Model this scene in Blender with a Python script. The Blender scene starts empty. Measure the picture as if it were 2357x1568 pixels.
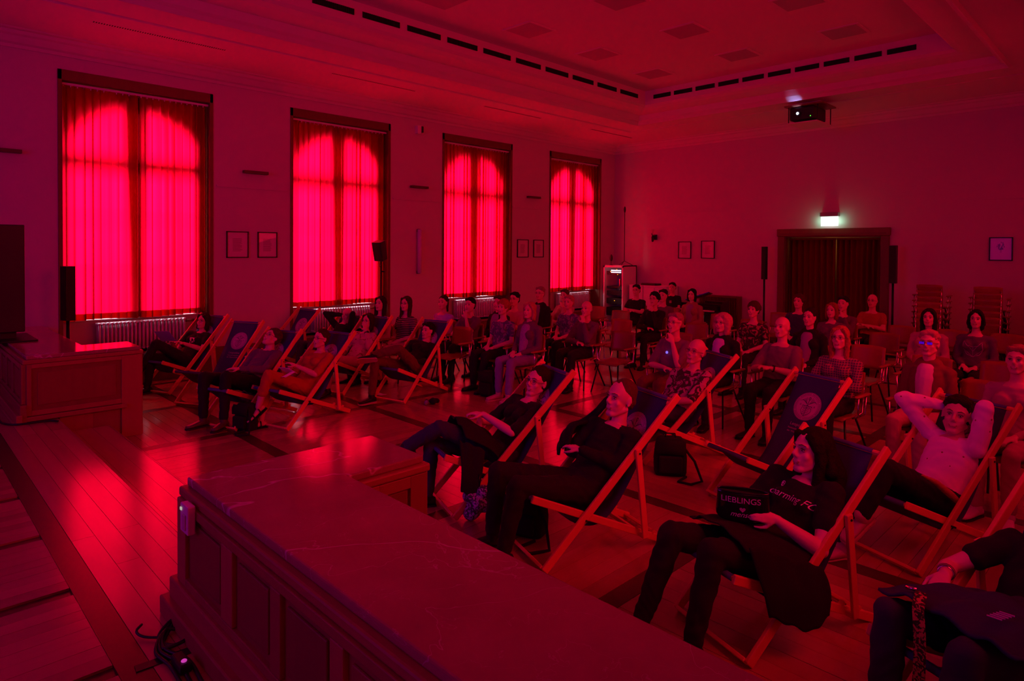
import bpy, bmesh, math, random
import numpy as np
from mathutils import Vector, Matrix, Euler
random.seed(7); rng = np.random.default_rng(7)
R = math.radians
scene = bpy.context.scene
col = scene.collection

# ------------------------------------------------------------------ camera, world, light, exposure
YAW, PITCH, ROLL, EYE = -0.793727, 0.0179851, 0.0071320, 2.1
def cam_axes():
    cy, sy = math.cos(YAW), math.sin(YAW)
    f = np.array([sy, cy, 0.]); rt = np.array([cy, -sy, 0.]); up = np.array([0, 0, 1.])
    cp, sp = math.cos(PITCH), math.sin(PITCH)
    f2 = f*cp-up*sp; u2 = up*cp+f*sp
    cr, sr = math.cos(ROLL), math.sin(ROLL)
    return rt*cr+u2*sr, u2*cr-rt*sr, f2
rt_, up_, fw_ = cam_axes()
cd = bpy.data.cameras.new('camera'); cam = bpy.data.objects.new('camera', cd); col.objects.link(cam)
cam.matrix_world = Matrix(((rt_[0], up_[0], -fw_[0], 0), (rt_[1], up_[1], -fw_[1], 0), (rt_[2], up_[2], -fw_[2], EYE), (0, 0, 0, 1)))
cd.sensor_width = 36; cd.lens = 36*1485.77/2357; cd.shift_y = -183.5/2357; cd.clip_start = .05
scene.camera = cam
scene.view_settings.view_transform = 'Standard'; scene.view_settings.look = 'None'
scene.view_settings.gamma = 1; scene.view_settings.use_curve_mapping = False
scene.view_settings.exposure = 0.0
w = bpy.data.worlds.new('world'); scene.world = w; w.use_nodes = True
w.node_tree.nodes['Background'].inputs[0].default_value = (.6, .75, 1, 1)
w.node_tree.nodes['Background'].inputs[1].default_value = .05
cy_ = scene.cycles
cy_.use_denoising = True; cy_.max_bounces = 8; cy_.diffuse_bounces = 5; cy_.transmission_bounces = 6; cy_.caustics_reflective = False
cy_.sample_clamp_indirect = 4

def area(name, loc, target, sx, sy, power, color, spread=180):
    l = bpy.data.lights.new(name, 'AREA'); l.shape = 'RECTANGLE'; l.size = sx; l.size_y = sy
    l.energy = power; l.color = color; l.spread = R(spread)
    o = bpy.data.objects.new(name, l); col.objects.link(o); o.location = loc
    o.rotation_euler = (Vector(target)-Vector(loc)).to_track_quat('-Z', 'Y').to_euler()
    return o
WY = [1.84+3.465*k for k in range(4)]          # left edges of the four window bays
XL, XR, YB, YF = -11.1, .65, 15.0, -4.2
DAY = (1, .82, .95)
for i, y in enumerate(WY):                       # daylight outside each left window
    area('daylight', (-13.6, y+1.06, 2.9), (-11.2, y+1.06, 2.6), 2.2, 2.8, 520, DAY, 140)
RED = (1, .006, .03)
for y, p in ((.1, 12), (3.6, 88), (7.05, 88), (10.5, 50), (13.4, 12)):   # curtained windows of the right wall, beside the camera
    area('right_window_glow', (.62, y, 2.6), (-5, y+.5, .9), 1.9, 3.0, p, RED, 125)
area('stage_screen_glow', (-5.2, -3.9, 2.9), (-5.2, 6, 2.4), 5.0, 3.0, 44, (.6, .01, .85), 170)

# ------------------------------------------------------------------ helpers
def tag(o, label=None, cat=None, group=None, kind=None):
    if label: o['label'] = label
    if cat: o['category'] = cat
    if group: o['group'] = group
    if kind: o['kind'] = kind
    return o
def empty(name, loc=(0, 0, 0), rz=0, label=None, cat=None, group=None):
    o = bpy.data.objects.new(name, None); col.objects.link(o); o.location = loc; o.rotation_euler = (0, 0, rz)
    o.empty_display_size = .1
    return tag(o, label, cat, group)
class MB:
    def __init__(s): s.v = []; s.f = []
    def add(s, vs, fs):
        n = len(s.v); s.v.extend([tuple(map(float, x)) for x in vs]); s.f.extend([tuple(i+n for i in f) for f in fs]); return s
    def box(s, c, d, rot=None, bev=0):
        x, y, z = d[0]/2, d[1]/2, d[2]/2
        vs = [Vector(p) for p in ((-x, -y, -z), (x, -y, -z), (x, y, -z), (-x, y, -z), (-x, -y, z), (x, -y, z), (x, y, z), (-x, y, z))]
        if rot is not None: vs = [rot @ v for v in vs]
        return s.add([v+Vector(c) for v in vs], [(0, 3, 2, 1), (4, 5, 6, 7), (0, 1, 5, 4), (1, 2, 6, 5), (2, 3, 7, 6), (3, 0, 4, 7)])
    def b2(s, lo, hi):
        return s.box([(a+b)/2 for a, b in zip(lo, hi)], [abs(b-a) for a, b in zip(lo, hi)])
    def bar(s, p, q, wd, th, side=(1, 0, 0)):
        p, q = Vector(p), Vector(q); z = (q-p); L = z.length; z.normalize(); x = Vector(side); x = (x-z*x.dot(z)).normalized(); y = z.cross(x)
        M = Matrix((x, y, z)).transposed()
        return s.box((p+q)/2, (wd, th, L), M)
    def tube(s, pts, r, n=10, cap=True):
        pts = [Vector(p) for p in pts]; rr = r if hasattr(r, '__len__') else [r]*len(pts)
        t0 = (pts[1]-pts[0]).normalized(); a = Vector((0, 0, 1)) if abs(t0.z) < .9 else Vector((1, 0, 0))
        x = (a-t0*a.dot(t0)).normalized(); vs = []
        for i, p in enumerate(pts):
            if i == 0: t = t0
            elif i == len(pts)-1: t = (pts[i]-pts[i-1]).normalized()
            else: t = ((pts[i+1]-pts[i]).normalized()+(pts[i]-pts[i-1]).normalized()).normalized()
            x = (x-t*x.dot(t)).normalized(); y = t.cross(x)
            for k in range(n):
                an = 2*math.pi*k/n; vs.append(p+(x*math.cos(an)+y*math.sin(an))*rr[i])
        fs = [(i*n+k, i*n+(k+1) % n, (i+1)*n+(k+1) % n, (i+1)*n+k) for i in range(len(pts)-1) for k in range(n)]
        if cap: fs += [tuple(range(n-1, -1, -1)), tuple((len(pts)-1)*n+k for k in range(n))]
        return s.add(vs, fs)
    def cap(s, p, q, r1, r2, n=12, m=4, sx=1.0, side=None):
        """tapered capsule; sx flattens the second axis"""
        p, q = Vector(p), Vector(q); z = q-p; L = z.length
        z = z.normalized() if L > 1e-6 else Vector((0, 0, 1))
        a = Vector(side) if side is not None else (Vector((0, 0, 1)) if abs(z.z) < .9 else Vector((1, 0, 0)))
        x = (a-z*a.dot(z)).normalized(); y = z.cross(x); rings = []
        for i in range(m): an = -math.pi/2+(i+.35)*(math.pi/2)/m; rings.append((p+z*r1*math.sin(an), r1*math.cos(an)))
        rings.append((p, r1)); rings.append((q, r2))
        for i in range(m): an = (i+.65)*(math.pi/2)/m; rings.append((q+z*r2*math.sin(an), r2*math.cos(an)))
        vs = [c+(x*math.cos(2*math.pi*k/n)+y*math.sin(2*math.pi*k/n)*sx)*r for c, r in rings for k in range(n)]
        fs = [(i*n+k, i*n+(k+1) % n, (i+1)*n+(k+1) % n, (i+1)*n+k) for i in range(len(rings)-1) for k in range(n)]
        fs += [tuple(range(n-1, -1, -1)), tuple((len(rings)-1)*n+k for k in range(n))]
        return s.add(vs, fs)
    def ell(s, c, X, Y, Z, r, n=14, m=9):
        c, X, Y, Z = Vector(c), Vector(X), Vector(Y), Vector(Z); vs = []
        for i in range(m):
            th = math.pi*(i+.25)/(m-.5)
            for k in range(n):
                ph = 2*math.pi*k/n
                vs.append(c+X*r[0]*math.sin(th)*math.cos(ph)+Y*r[1]*math.sin(th)*math.sin(ph)+Z*r[2]*math.cos(th))
        fs = [(i*n+k, (i+1)*n+k, (i+1)*n+(k+1) % n, i*n+(k+1) % n) for i in range(m-1) for k in range(n)]
        fs += [tuple(range(n)), tuple((m-1)*n+k for k in range(n-1, -1, -1))]
        return s.add(vs, fs)
    def loft(s, secs, n=18, p=2.0):
        """secs: (centre, xdir, ydir, rx, ry); closed ends"""
        vs = []
        for c, X, Y, rx, ry in secs:
            c, X, Y = Vector(c), Vector(X), Vector(Y)
            for k in range(n):
                a = 2*math.pi*k/n; ca, sa = math.cos(a), math.sin(a)
                vs.append(c+X*rx*math.copysign(abs(ca)**(2/p), ca)+Y*ry*math.copysign(abs(sa)**(2/p), sa))
        L = len(secs)
        fs = [(i*n+k, i*n+(k+1) % n, (i+1)*n+(k+1) % n, (i+1)*n+k) for i in range(L-1) for k in range(n)]
        fs += [tuple(range(n-1, -1, -1)), tuple((L-1)*n+k for k in range(n))]
        return s.add(vs, fs)
    def prism(s, poly, z0, z1):
        n = len(poly)
        return s.add([(x, y, z0) for x, y in poly]+[(x, y, z1) for x, y in poly],
                     [tuple(range(n-1, -1, -1)), tuple(range(n, 2*n))]+[(i, (i+1) % n, n+(i+1) % n, n+i) for i in range(n)])
    def sheet(s, grid, th=.003, nrm=None):
        """closed thin sheet from a grid of points"""
        H, W = len(grid), len(grid[0]); g = [[Vector(p) for p in r] for r in grid]; vs = []
        N = []
        for i in range(H):
            for j in range(W):
                a = g[min(i+1, H-1)][j]-g[max(i-1, 0)][j]; b = g[i][min(j+1, W-1)]-g[i][max(j-1, 0)][:] if False else g[i][min(j+1, W-1)]-g[i][max(j-1, 0)]
                n_ = a.cross(b); n_ = n_.normalized() if n_.length > 1e-9 else Vector((0, 0, 1)); N.append(n_)
        for k in (0, 1):
            for i in range(H):
                for j in range(W): vs.append(g[i][j]+N[i*W+j]*(th if k else 0))
        o = H*W; fs = []
        for i in range(H-1):
            for j in range(W-1):
                a, b, c, d = i*W+j, i*W+j+1, (i+1)*W+j+1, (i+1)*W+j
                fs += [(a, b, c, d), (o+d, o+c, o+b, o+a)]
        rim = [(0, j) for j in range(W)]+[(i, W-1) for i in range(1, H)]+[(H-1, j) for j in range(W-2, -1, -1)]+[(i, 0) for i in range(H-2, 0, -1)]
        rim = [i*W+j for i, j in rim]
        for a, b in zip(rim, rim[1:]+rim[:1]): fs.append((b, a, o+a, o+b))
        return s.add(vs, fs)
    def mesh(s, name, m, smooth=False):
        me = bpy.data.meshes.new(name); me.from_pydata(s.v, [], s.f); me.update()
        if m: me.materials.append(m)
        if smooth: me.polygons.foreach_set('use_smooth', [True]*len(me.polygons))
        return me
    def build(s, name, m, parent=None, smooth=False, bevel=0, seg=2):
        o = bpy.data.objects.new(name, s.mesh(name, m, smooth)); col.objects.link(o)
        if parent: o.parent = parent
        if bevel:
            b = o.modifiers.new('bevel', 'BEVEL'); b.width = bevel; b.segments = seg; b.limit_method = 'ANGLE'; b.angle_limit = R(40)
        return o
def struct(o): o['kind'] = 'structure'; return o
def copy_tree(o, parent=None):
    c = o.copy(); col.objects.link(c)
    if parent is not None: c.parent = parent
    for ch in list(o.children): copy_tree(ch, c)
    return c

# ------------------------------------------------------------------ materials
MATS = {}
def mat(name, color, rough=.6, metal=0, bump=0, bscale=60, var=0, vscale=8, spec=.5, emis=None, estr=0, coat=0, trans=0, vdir=None):
    if name in MATS: return MATS[name]
    m = bpy.data.materials.new(name); m.use_nodes = True; nt = m.node_tree; b = nt.nodes['Principled BSDF']
    b.inputs['Base Color'].default_value = (*color, 1); b.inputs['Roughness'].default_value = rough
    b.inputs['Metallic'].default_value = metal; b.inputs['Specular IOR Level'].default_value = spec
    if coat: b.inputs['Coat Weight'].default_value = coat; b.inputs['Coat Roughness'].default_value = .12
    if emis: b.inputs['Emission Color'].default_value = (*emis, 1); b.inputs['Emission Strength'].default_value = estr
    if bump or var:
        tc = nt.nodes.new('ShaderNodeTexCoord'); mp = nt.nodes.new('ShaderNodeMapping'); nt.links.new(tc.outputs['Object'], mp.inputs[0])
        if vdir: mp.inputs['Scale'].default_value = vdir
    if var:
        n = nt.nodes.new('ShaderNodeTexNoise'); n.inputs['Scale'].default_value = vscale; n.inputs['Detail'].default_value = 6; nt.links.new(mp.outputs[0], n.inputs[0])
        mx = nt.nodes.new('ShaderNodeMix'); mx.data_type = 'RGBA'
        mx.inputs[6].default_value = (*[c*(1-var) for c in color], 1); mx.inputs[7].default_value = (*[min(1, c*(1+var)) for c in color], 1)
        nt.links.new(n.outputs[0], mx.inputs[0]); nt.links.new(mx.outputs[2], b.inputs['Base Color'])
    if bump:
        n2 = nt.nodes.new('ShaderNodeTexNoise'); n2.inputs['Scale'].default_value = bscale; n2.inputs['Detail'].default_value = 4; nt.links.new(mp.outputs[0], n2.inputs[0])
        bm = nt.nodes.new('ShaderNodeBump'); bm.inputs['Strength'].default_value = bump; bm.inputs['Distance'].default_value = .01
        nt.links.new(n2.outputs[0], bm.inputs['Height']); nt.links.new(bm.outputs[0], b.inputs['Normal'])
    MATS[name] = m; return m
def pattern(name, c1, c2, kind, scale=20, thr=.5, rough=.9):
    """printed cloth: blotches, stripes, plaid or dots"""
    if name in MATS: return MATS[name]
    m = bpy.data.materials.new(name); m.use_nodes = True; nt = m.node_tree; b = nt.nodes['Principled BSDF']; b.inputs['Roughness'].default_value = rough
    tc = nt.nodes.new('ShaderNodeTexCoord'); L = nt.links; N = nt.nodes
    def ramp(src, a, bb):
        r = N.new('ShaderNodeValToRGB'); r.color_ramp.elements[0].position = a; r.color_ramp.elements[1].position = bb; L.new(src, r.inputs[0]); return r.outputs[0]
    def wave(direction, sc):
        t = N.new('ShaderNodeTexWave'); t.bands_direction = direction; t.inputs['Scale'].default_value = sc; L.new(tc.outputs['Object'], t.inputs[0]); return t.outputs['Fac']
    if kind == 'blot':
        t = N.new('ShaderNodeTexNoise'); t.inputs['Scale'].default_value = scale; t.inputs['Detail'].default_value = 3; t.inputs['Distortion'].default_value = 1.5
        L.new(tc.outputs['Object'], t.inputs[0]); f = ramp(t.outputs['Fac'], thr, thr+.03)
    elif kind == 'stripe': f = ramp(wave('Z', scale), thr, thr+.08)
    elif kind == 'plaid':
        a = ramp(wave('Z', scale), .75, .9); c = ramp(wave('X', scale), .75, .9)
        mm = N.new('ShaderNodeMath'); mm.operation = 'MAXIMUM'; L.new(a, mm.inputs[0]); L.new(c, mm.inputs[1]); f = mm.outputs[0]
    else:
        t = N.new('ShaderNodeTexVoronoi'); t.inputs['Scale'].default_value = scale; t.inputs['Randomness'].default_value = .35; L.new(tc.outputs['Object'], t.inputs[0])
        f = ramp(t.outputs['Distance'], thr, thr+.02)
    mx = N.new('ShaderNodeMix'); mx.data_type = 'RGBA'; L.new(f, mx.inputs[0]); mx.inputs[6].default_value = (*c1, 1); mx.inputs[7].default_value = (*c2, 1)
    L.new(mx.outputs[2], b.inputs['Base Color']); MATS[name] = m; return m
def wood(name, c1, c2, rough, along, coat=0, scale=14):
    if name in MATS: return MATS[name]
    m = bpy.data.materials.new(name); m.use_nodes = True; nt = m.node_tree; N, L = nt.nodes, nt.links; b = N['Principled BSDF']
    tc = N.new('ShaderNodeTexCoord'); mp = N.new('ShaderNodeMapping'); L.new(tc.outputs['Object'], mp.inputs[0])
    s = [scale]*3; s['xyz'.index(along)] = scale*.06; mp.inputs['Scale'].default_value = s
    oi = N.new('ShaderNodeObjectInfo')
    n = N.new('ShaderNodeTexNoise'); n.noise_dimensions = '4D'; n.inputs['Scale'].default_value = 1; n.inputs['Detail'].default_value = 8; n.inputs['Distortion'].default_value = .8
    L.new(mp.outputs[0], n.inputs[0]); mu = N.new('ShaderNodeMath'); mu.operation = 'MULTIPLY'; mu.inputs[1].default_value = 40; L.new(oi.outputs['Random'], mu.inputs[0]); L.new(mu.outputs[0], n.inputs['W'])
    mx = N.new('ShaderNodeMix'); mx.data_type = 'RGBA'; mx.inputs[6].default_value = (*c1, 1); mx.inputs[7].default_value = (*c2, 1); L.new(n.outputs[0], mx.inputs[0])
    hs = N.new('ShaderNodeHueSaturation'); L.new(mx.outputs[2], hs.inputs['Color'])
    mr = N.new('ShaderNodeMapRange'); mr.inputs[3].default_value = .82; mr.inputs[4].default_value = 1.18; L.new(oi.outputs['Random'], mr.inputs[0]); L.new(mr.outputs[0], hs.inputs['Value'])
    L.new(hs.outputs[0], b.inputs['Base Color']); b.inputs['Roughness'].default_value = rough
    if coat: b.inputs['Coat Weight'].default_value = coat; b.inputs['Coat Roughness'].default_value = .15
    MATS[name] = m; return m
m_wall = mat('wall_plaster', (.62, .57, .55), .9, bump=.15, bscale=40)
m_ceil = mat('ceiling_plaster', (.72, .66, .62), .9)
m_floor = wood('parquet', (.40, .20, .10), (.52, .28, .14), .21, 'x', .35)
m_floor2 = wood('parquet_cross', (.38, .19, .09), (.50, .27, .13), .21, 'y', .35)
m_inlay = wood('dark_inlay', (.07, .025, .015), (.11, .04, .02), .28, 'x')
m_desk = wood('desk_oak', (.28, .11, .05), (.38, .16, .07), .42, 'z')
m_deskdk = wood('desk_oak_panel', (.22, .08, .035), (.30, .12, .05), .45, 'z')
m_frame = wood('window_wood', (.14, .045, .02), (.20, .07, .03), .5, 'z')
m_beech = wood('beech', (.78, .30, .11), (.88, .38, .15), .42, 'z')
m_shell = wood('chair_plywood', (.28, .085, .04), (.36, .12, .05), .42, 'z')
m_black = mat('black_plastic', (.012, .012, .013), .45)
m_blackm = mat('black_metal', (.02, .02, .022), .35, metal=.6)
m_chrome = mat('chrome', (.75, .75, .78), .18, metal=1)
m_white = mat('white_lacquer', (.8, .78, .78), .4)
m_rad = mat('radiator_enamel', (.72, .70, .76), .3)
m_sling = mat('navy_canvas', (.035, .025, .16), .9, bump=.3, bscale=300)
m_slingu = mat('navy_canvas_hem', (.07, .05, .32), .9)
m_disc = mat('emblem_print', (.62, .36, .58), .9)
m_dline = mat('emblem_lines', (.06, .03, .16), .9)
m_print = mat('white_print', (.95, .8, .95), .8)
m_skin = mat('skin', (.72, .38, .36), .55, bump=.05, bscale=90)
m_skin2 = mat('skin_pale', (.78, .45, .46), .55, bump=.05, bscale=90)
m_eye = mat('eye_white', (.5, .42, .42), .2)
m_iris = mat('iris', (.02, .015, .015), .15)
m_lip = mat('lips', (.42, .14, .12), .5)
m_glassf = mat('spectacle_frame', (.02, .018, .02), .3)
m_slot = mat('vent_dark', (.008, .008, .008), .9)

# marble
m_marble = bpy.data.materials.new('marble'); m_marble.use_nodes = True
nt = m_marble.node_tree; N, L = nt.nodes, nt.links; b = N['Principled BSDF']; b.inputs['Roughness'].default_value = .11
tc = N.new('ShaderNodeTexCoord'); prev = None
for sc, wdt, st, dist in ((.7, .0028, .75, .35), (1.6, .0020, .40, .5), (3.4, .0022, .22, .6)):
    n = N.new('ShaderNodeTexNoise'); n.inputs['Scale'].default_value = sc; n.inputs['Detail'].default_value = 5; n.inputs['Distortion'].default_value = dist; L.new(tc.outputs['Object'], n.inputs[0])
    a = N.new('ShaderNodeMath'); a.operation = 'SUBTRACT'; a.inputs[1].default_value = .5; L.new(n.outputs[0], a.inputs[0])
    a2 = N.new('ShaderNodeMath'); a2.operation = 'ABSOLUTE'; L.new(a.outputs[0], a2.inputs[0])
    r = N.new('ShaderNodeMapRange'); r.inputs[1].default_value = 0; r.inputs[2].default_value = wdt; r.inputs[3].default_value = st; r.inputs[4].default_value = 0; L.new(a2.outputs[0], r.inputs[0])
    if prev is None: prev = r.outputs[0]
    else:
        mxx = N.new('ShaderNodeMath'); mxx.operation = 'MAXIMUM'; L.new(prev, mxx.inputs[0]); L.new(r.outputs[0], mxx.inputs[1]); prev = mxx.outputs[0]
cl = N.new('ShaderNodeTexNoise'); cl.inputs['Scale'].default_value = 5; cl.inputs['Detail'].default_value = 8; L.new(tc.outputs['Object'], cl.inputs[0])
m1 = N.new('ShaderNodeMix'); m1.data_type = 'RGBA'; m1.inputs[6].default_value = (.30, .13, .10, 1); m1.inputs[7].default_value = (.46, .22, .19, 1); L.new(cl.outputs[0], m1.inputs[0])
m2 = N.new('ShaderNodeMix'); m2.data_type = 'RGBA'; m2.inputs[7].default_value = (.8, .62, .7, 1); L.new(m1.outputs[2], m2.inputs[6]); L.new(prev, m2.inputs[0])
L.new(m2.outputs[2], b.inputs['Base Color'])

def curtain_mat(name, c, tr, fac):
    m = bpy.data.materials.new(name); m.use_nodes = True; nt = m.node_tree; N, L = nt.nodes, nt.links
    for n in list(N): N.remove(n)
    o = N.new('ShaderNodeOutputMaterial'); d = N.new('ShaderNodeBsdfDiffuse'); d.inputs[0].default_value = (*c, 1)
    t = N.new('ShaderNodeBsdfTranslucent'); t.inputs[0].default_value = (*tr, 1); x = N.new('ShaderNodeMixShader'); x.inputs[0].default_value = fac
    L.new(d.outputs[0], x.inputs[1]); L.new(t.outputs[0], x.inputs[2]); L.new(x.outputs[0], o.inputs[0]); return m
m_curt = curtain_mat('red_curtain', (.35, .008, .012), (.9, .0006, .027), .62)
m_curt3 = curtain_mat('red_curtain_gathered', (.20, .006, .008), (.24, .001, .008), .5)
m_curt2 = curtain_mat('dark_red_curtain', (.16, .012, .012), (.2, .01, .01), .1)

# ------------------------------------------------------------------ room shell
BAYW = 2.13; OPZ0, OPZ1 = .48, 4.62
def wall_x(name, x0, x1, holes, m, ylo=YF, yhi=YB, top=5.6):
    mb = MB(); ys = [ylo]
    for a, b_ in holes: ys += [a, b_]
    ys.append(yhi)
    for i in range(0, len(ys), 2): mb.b2((x0, ys[i], 0), (x1, ys[i+1], top))
    for a, b_ in holes: mb.b2((x0, a, OPZ1), (x1, b_, top)); mb.b2((x0, a, 0), (x1, b_, OPZ0))
    return struct(mb.build(name, m))
wall_left = wall_x('wall_left', XL-.3, XL, [(y, y+BAYW) for y in WY], m_wall)
struct(MB().b2((XR, YF, 0), (XR+.2, YB, 5.6)).build('wall_right', m_wall))
struct(MB().b2((XL-.3, YF-.2, 0), (XR+.2, YF, 5.6)).build('wall_front', m_wall))
DX0, DX1, DZ = -6.23, -4.22, 2.44
mb = MB(); mb.b2((XL-.3, YB, 0), (DX0, YB+.3, 5.6)); mb.b2((DX1, YB, 0), (XR+.2, YB+.3, 5.6)); mb.b2((DX0, YB, DZ), (DX1, YB+.3, 5.6))
struct(mb.build('wall_back', m_wall))
# ceiling: soffit ring, step, vented riser and recessed field
D1, D2, D3 = 2.4, 2.62, 3.05
def ring(mb, d0, z0, d1, z1):
    a = [(XL+d0, YF+d0), (XR-d0, YF+d0), (XR-d0, YB-d0), (XL+d0, YB-d0)]; b_ = [(XL+d1, YF+d1), (XR-d1, YF+d1), (XR-d1, YB-d1), (XL+d1, YB-d1)]
    mb.add([(x, y, z0) for x, y in a]+[(x, y, z1) for x, y in b_], [(i, 4+i, 4+(i+1) % 4, (i+1) % 4) for i in range(4)])
mb = MB()
prof = [(0, 5.0), (1.72, 5.0), (1.74, 5.035), (1.80, 5.035), (1.82, 5.0), (D1, 5.0), (D1+.04, 4.975), (D1+.09, 5.03), (D1+.14, 5.06), (D1+.2, 5.16), (D1+.5, 5.19), (3.0, 5.22), (D3, 5.26), (D3, 5.556)]
for (a, za), (b_, zb) in zip(prof, prof[1:]): ring(mb, a, za, b_, zb)
z = 5.556
mb.add([(XL+D3, YF+D3, z), (XR-D3, YF+D3, z), (XR-D3, YB-D3, z), (XL+D3, YB-D3, z)], [(0, 3, 2, 1)])
struct(mb.build('ceiling', m_ceil))
struct(MB().b2((XL-.3, YF-.2, 5.6), (XR+.2, YB+.3, 5.8)).build('ceiling_slab', m_ceil))
mb = MB()
for (a, za), (b_, zb) in zip([(0, 4.80), (.03, 4.80), (.05, 4.84), (.10, 4.86), (.17, 4.93), (.22, 4.95), (.25, 4.985), (.34, 4.985), (.36, 5.0)], [(.03, 4.80), (.05, 4.84), (.10, 4.86), (.17, 4.93), (.22, 4.95), (.25, 4.985), (.34, 4.985), (.36, 5.0)]): ring(mb, a, za, b_, zb)
struct(mb.build('trim_1', m_ceil))
# vents in the riser: dark slot with upright slats
def vent(p0, axis, inward, ln=.62, h=.085):
    z0 = 5.36
    t = empty('ceiling_vent', p0)
    mb = MB(); c = Vector(axis)*ln/2
    def bx(mb, a0, a1, zz0, zz1, d0, d1):
        A = Vector(axis); I = Vector(inward); pts = [A*a+I*d for a in (a0, a1) for d in (d0, d1)]
        xs = [p.x for p in pts]; ys = [p.y for p in pts]; mb.b2((min(xs), min(ys), zz0), (max(xs), max(ys), zz1))
    bx(mb, 0, ln, 0, h, 0, .004); mb.build('vent_slot', m_slot, t)
    mb = MB(); n = 20
    for i in range(n+1): a = i*ln/n; bx(mb, a-.005, a+.005, 0, h, .004, .012)
    o = mb.build('vent_slats', m_blackm, t)
    return t
vents = []
ORD = 'first second third fourth fifth sixth seventh eighth ninth tenth eleventh twelfth thirteenth fourteenth fifteenth sixteenth seventeenth'.split()
yy = [YB-D3-.29-.62-k*.765 for k in range(17)]
for i, y in enumerate(yy): vents.append((vent((XL+D3, y, 5.36), (0, 1, 0), (1, 0, 0)), '%s slatted air vent from the far corner, left row of the ceiling recess' % ORD[i], 'vents along the left side of the recess'))
xs_ = [XL+D3+.25+k*.765 for k in range(10)]
xs_ = [XL+D3+.17+.70*k for k in range(10)]
x0v = XL+D3+.22; stepv = (8.05-2.5-.22-.35-.60)/9.0 if False else (5.65-.22-.32-.60)/9*1.0
for k in range(10):
    vents.append((vent((x0v+k*stepv*1.0, YB-D3, 5.36), (1, 0, 0), (0, -1, 0), ln=stepv-.09), '%s slatted air vent from the left corner, far row of the ceiling recess' % ORD[k], 'vents along the far side of the recess'))
for v, lb, g in vents: tag(v, lb, 'vent', g)
for X in (-7.12, -5.38, -3.64, -1.9):
    for Y in (7.35, 9.1, 10.86, 5.6):
        if X > -2.5: continue
        o = empty('ceiling_panel_light', (X, Y, 5.556)); tag(o, 'unlit square ceiling panel light, %s column from the windows, %s row from the stage' % ({-7.12: 'first', -5.38: 'second', -3.64: 'third'}[X], {5.6: 'first', 7.35: 'second', 9.1: 'third', 10.86: 'fourth'}[Y]), 'ceiling light', 'unlit square ceiling panels')
        mb = MB(); mb.b2((-.3, -.3, -.012), (.3, .3, .0)); mb.build('frame', m_ceil, o)
        mb = MB(); mb.b2((-.26, -.26, -.014), (.26, .26, -.012)); mb.build('grid_panel', mat('panel_grey', (.42, .38, .38), .6), o)
for k, Y in enumerate((2.0, 5.4, 8.8, 12.25)):
    o = empty('soffit_slot_vent', (XL+1.32, Y, 5.0)); tag(o, ('perforated slot vent in the soffit above the first window', 'perforated slot vent in the soffit above the second window', 'perforated slot vent in the soffit above the third window', 'perforated slot vent in the soffit above the fourth window')[k], 'vent')
    mb = MB()
    for i in range(56): mb.box((0, .015+i*.03, -.003), (.05, .012, .005))
    mb.build('slots', m_slot, o); MB().b2((-.04, 0, -.003), (.04, 1.7, .0)).build('slot_plate', m_ceil, o)
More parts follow.
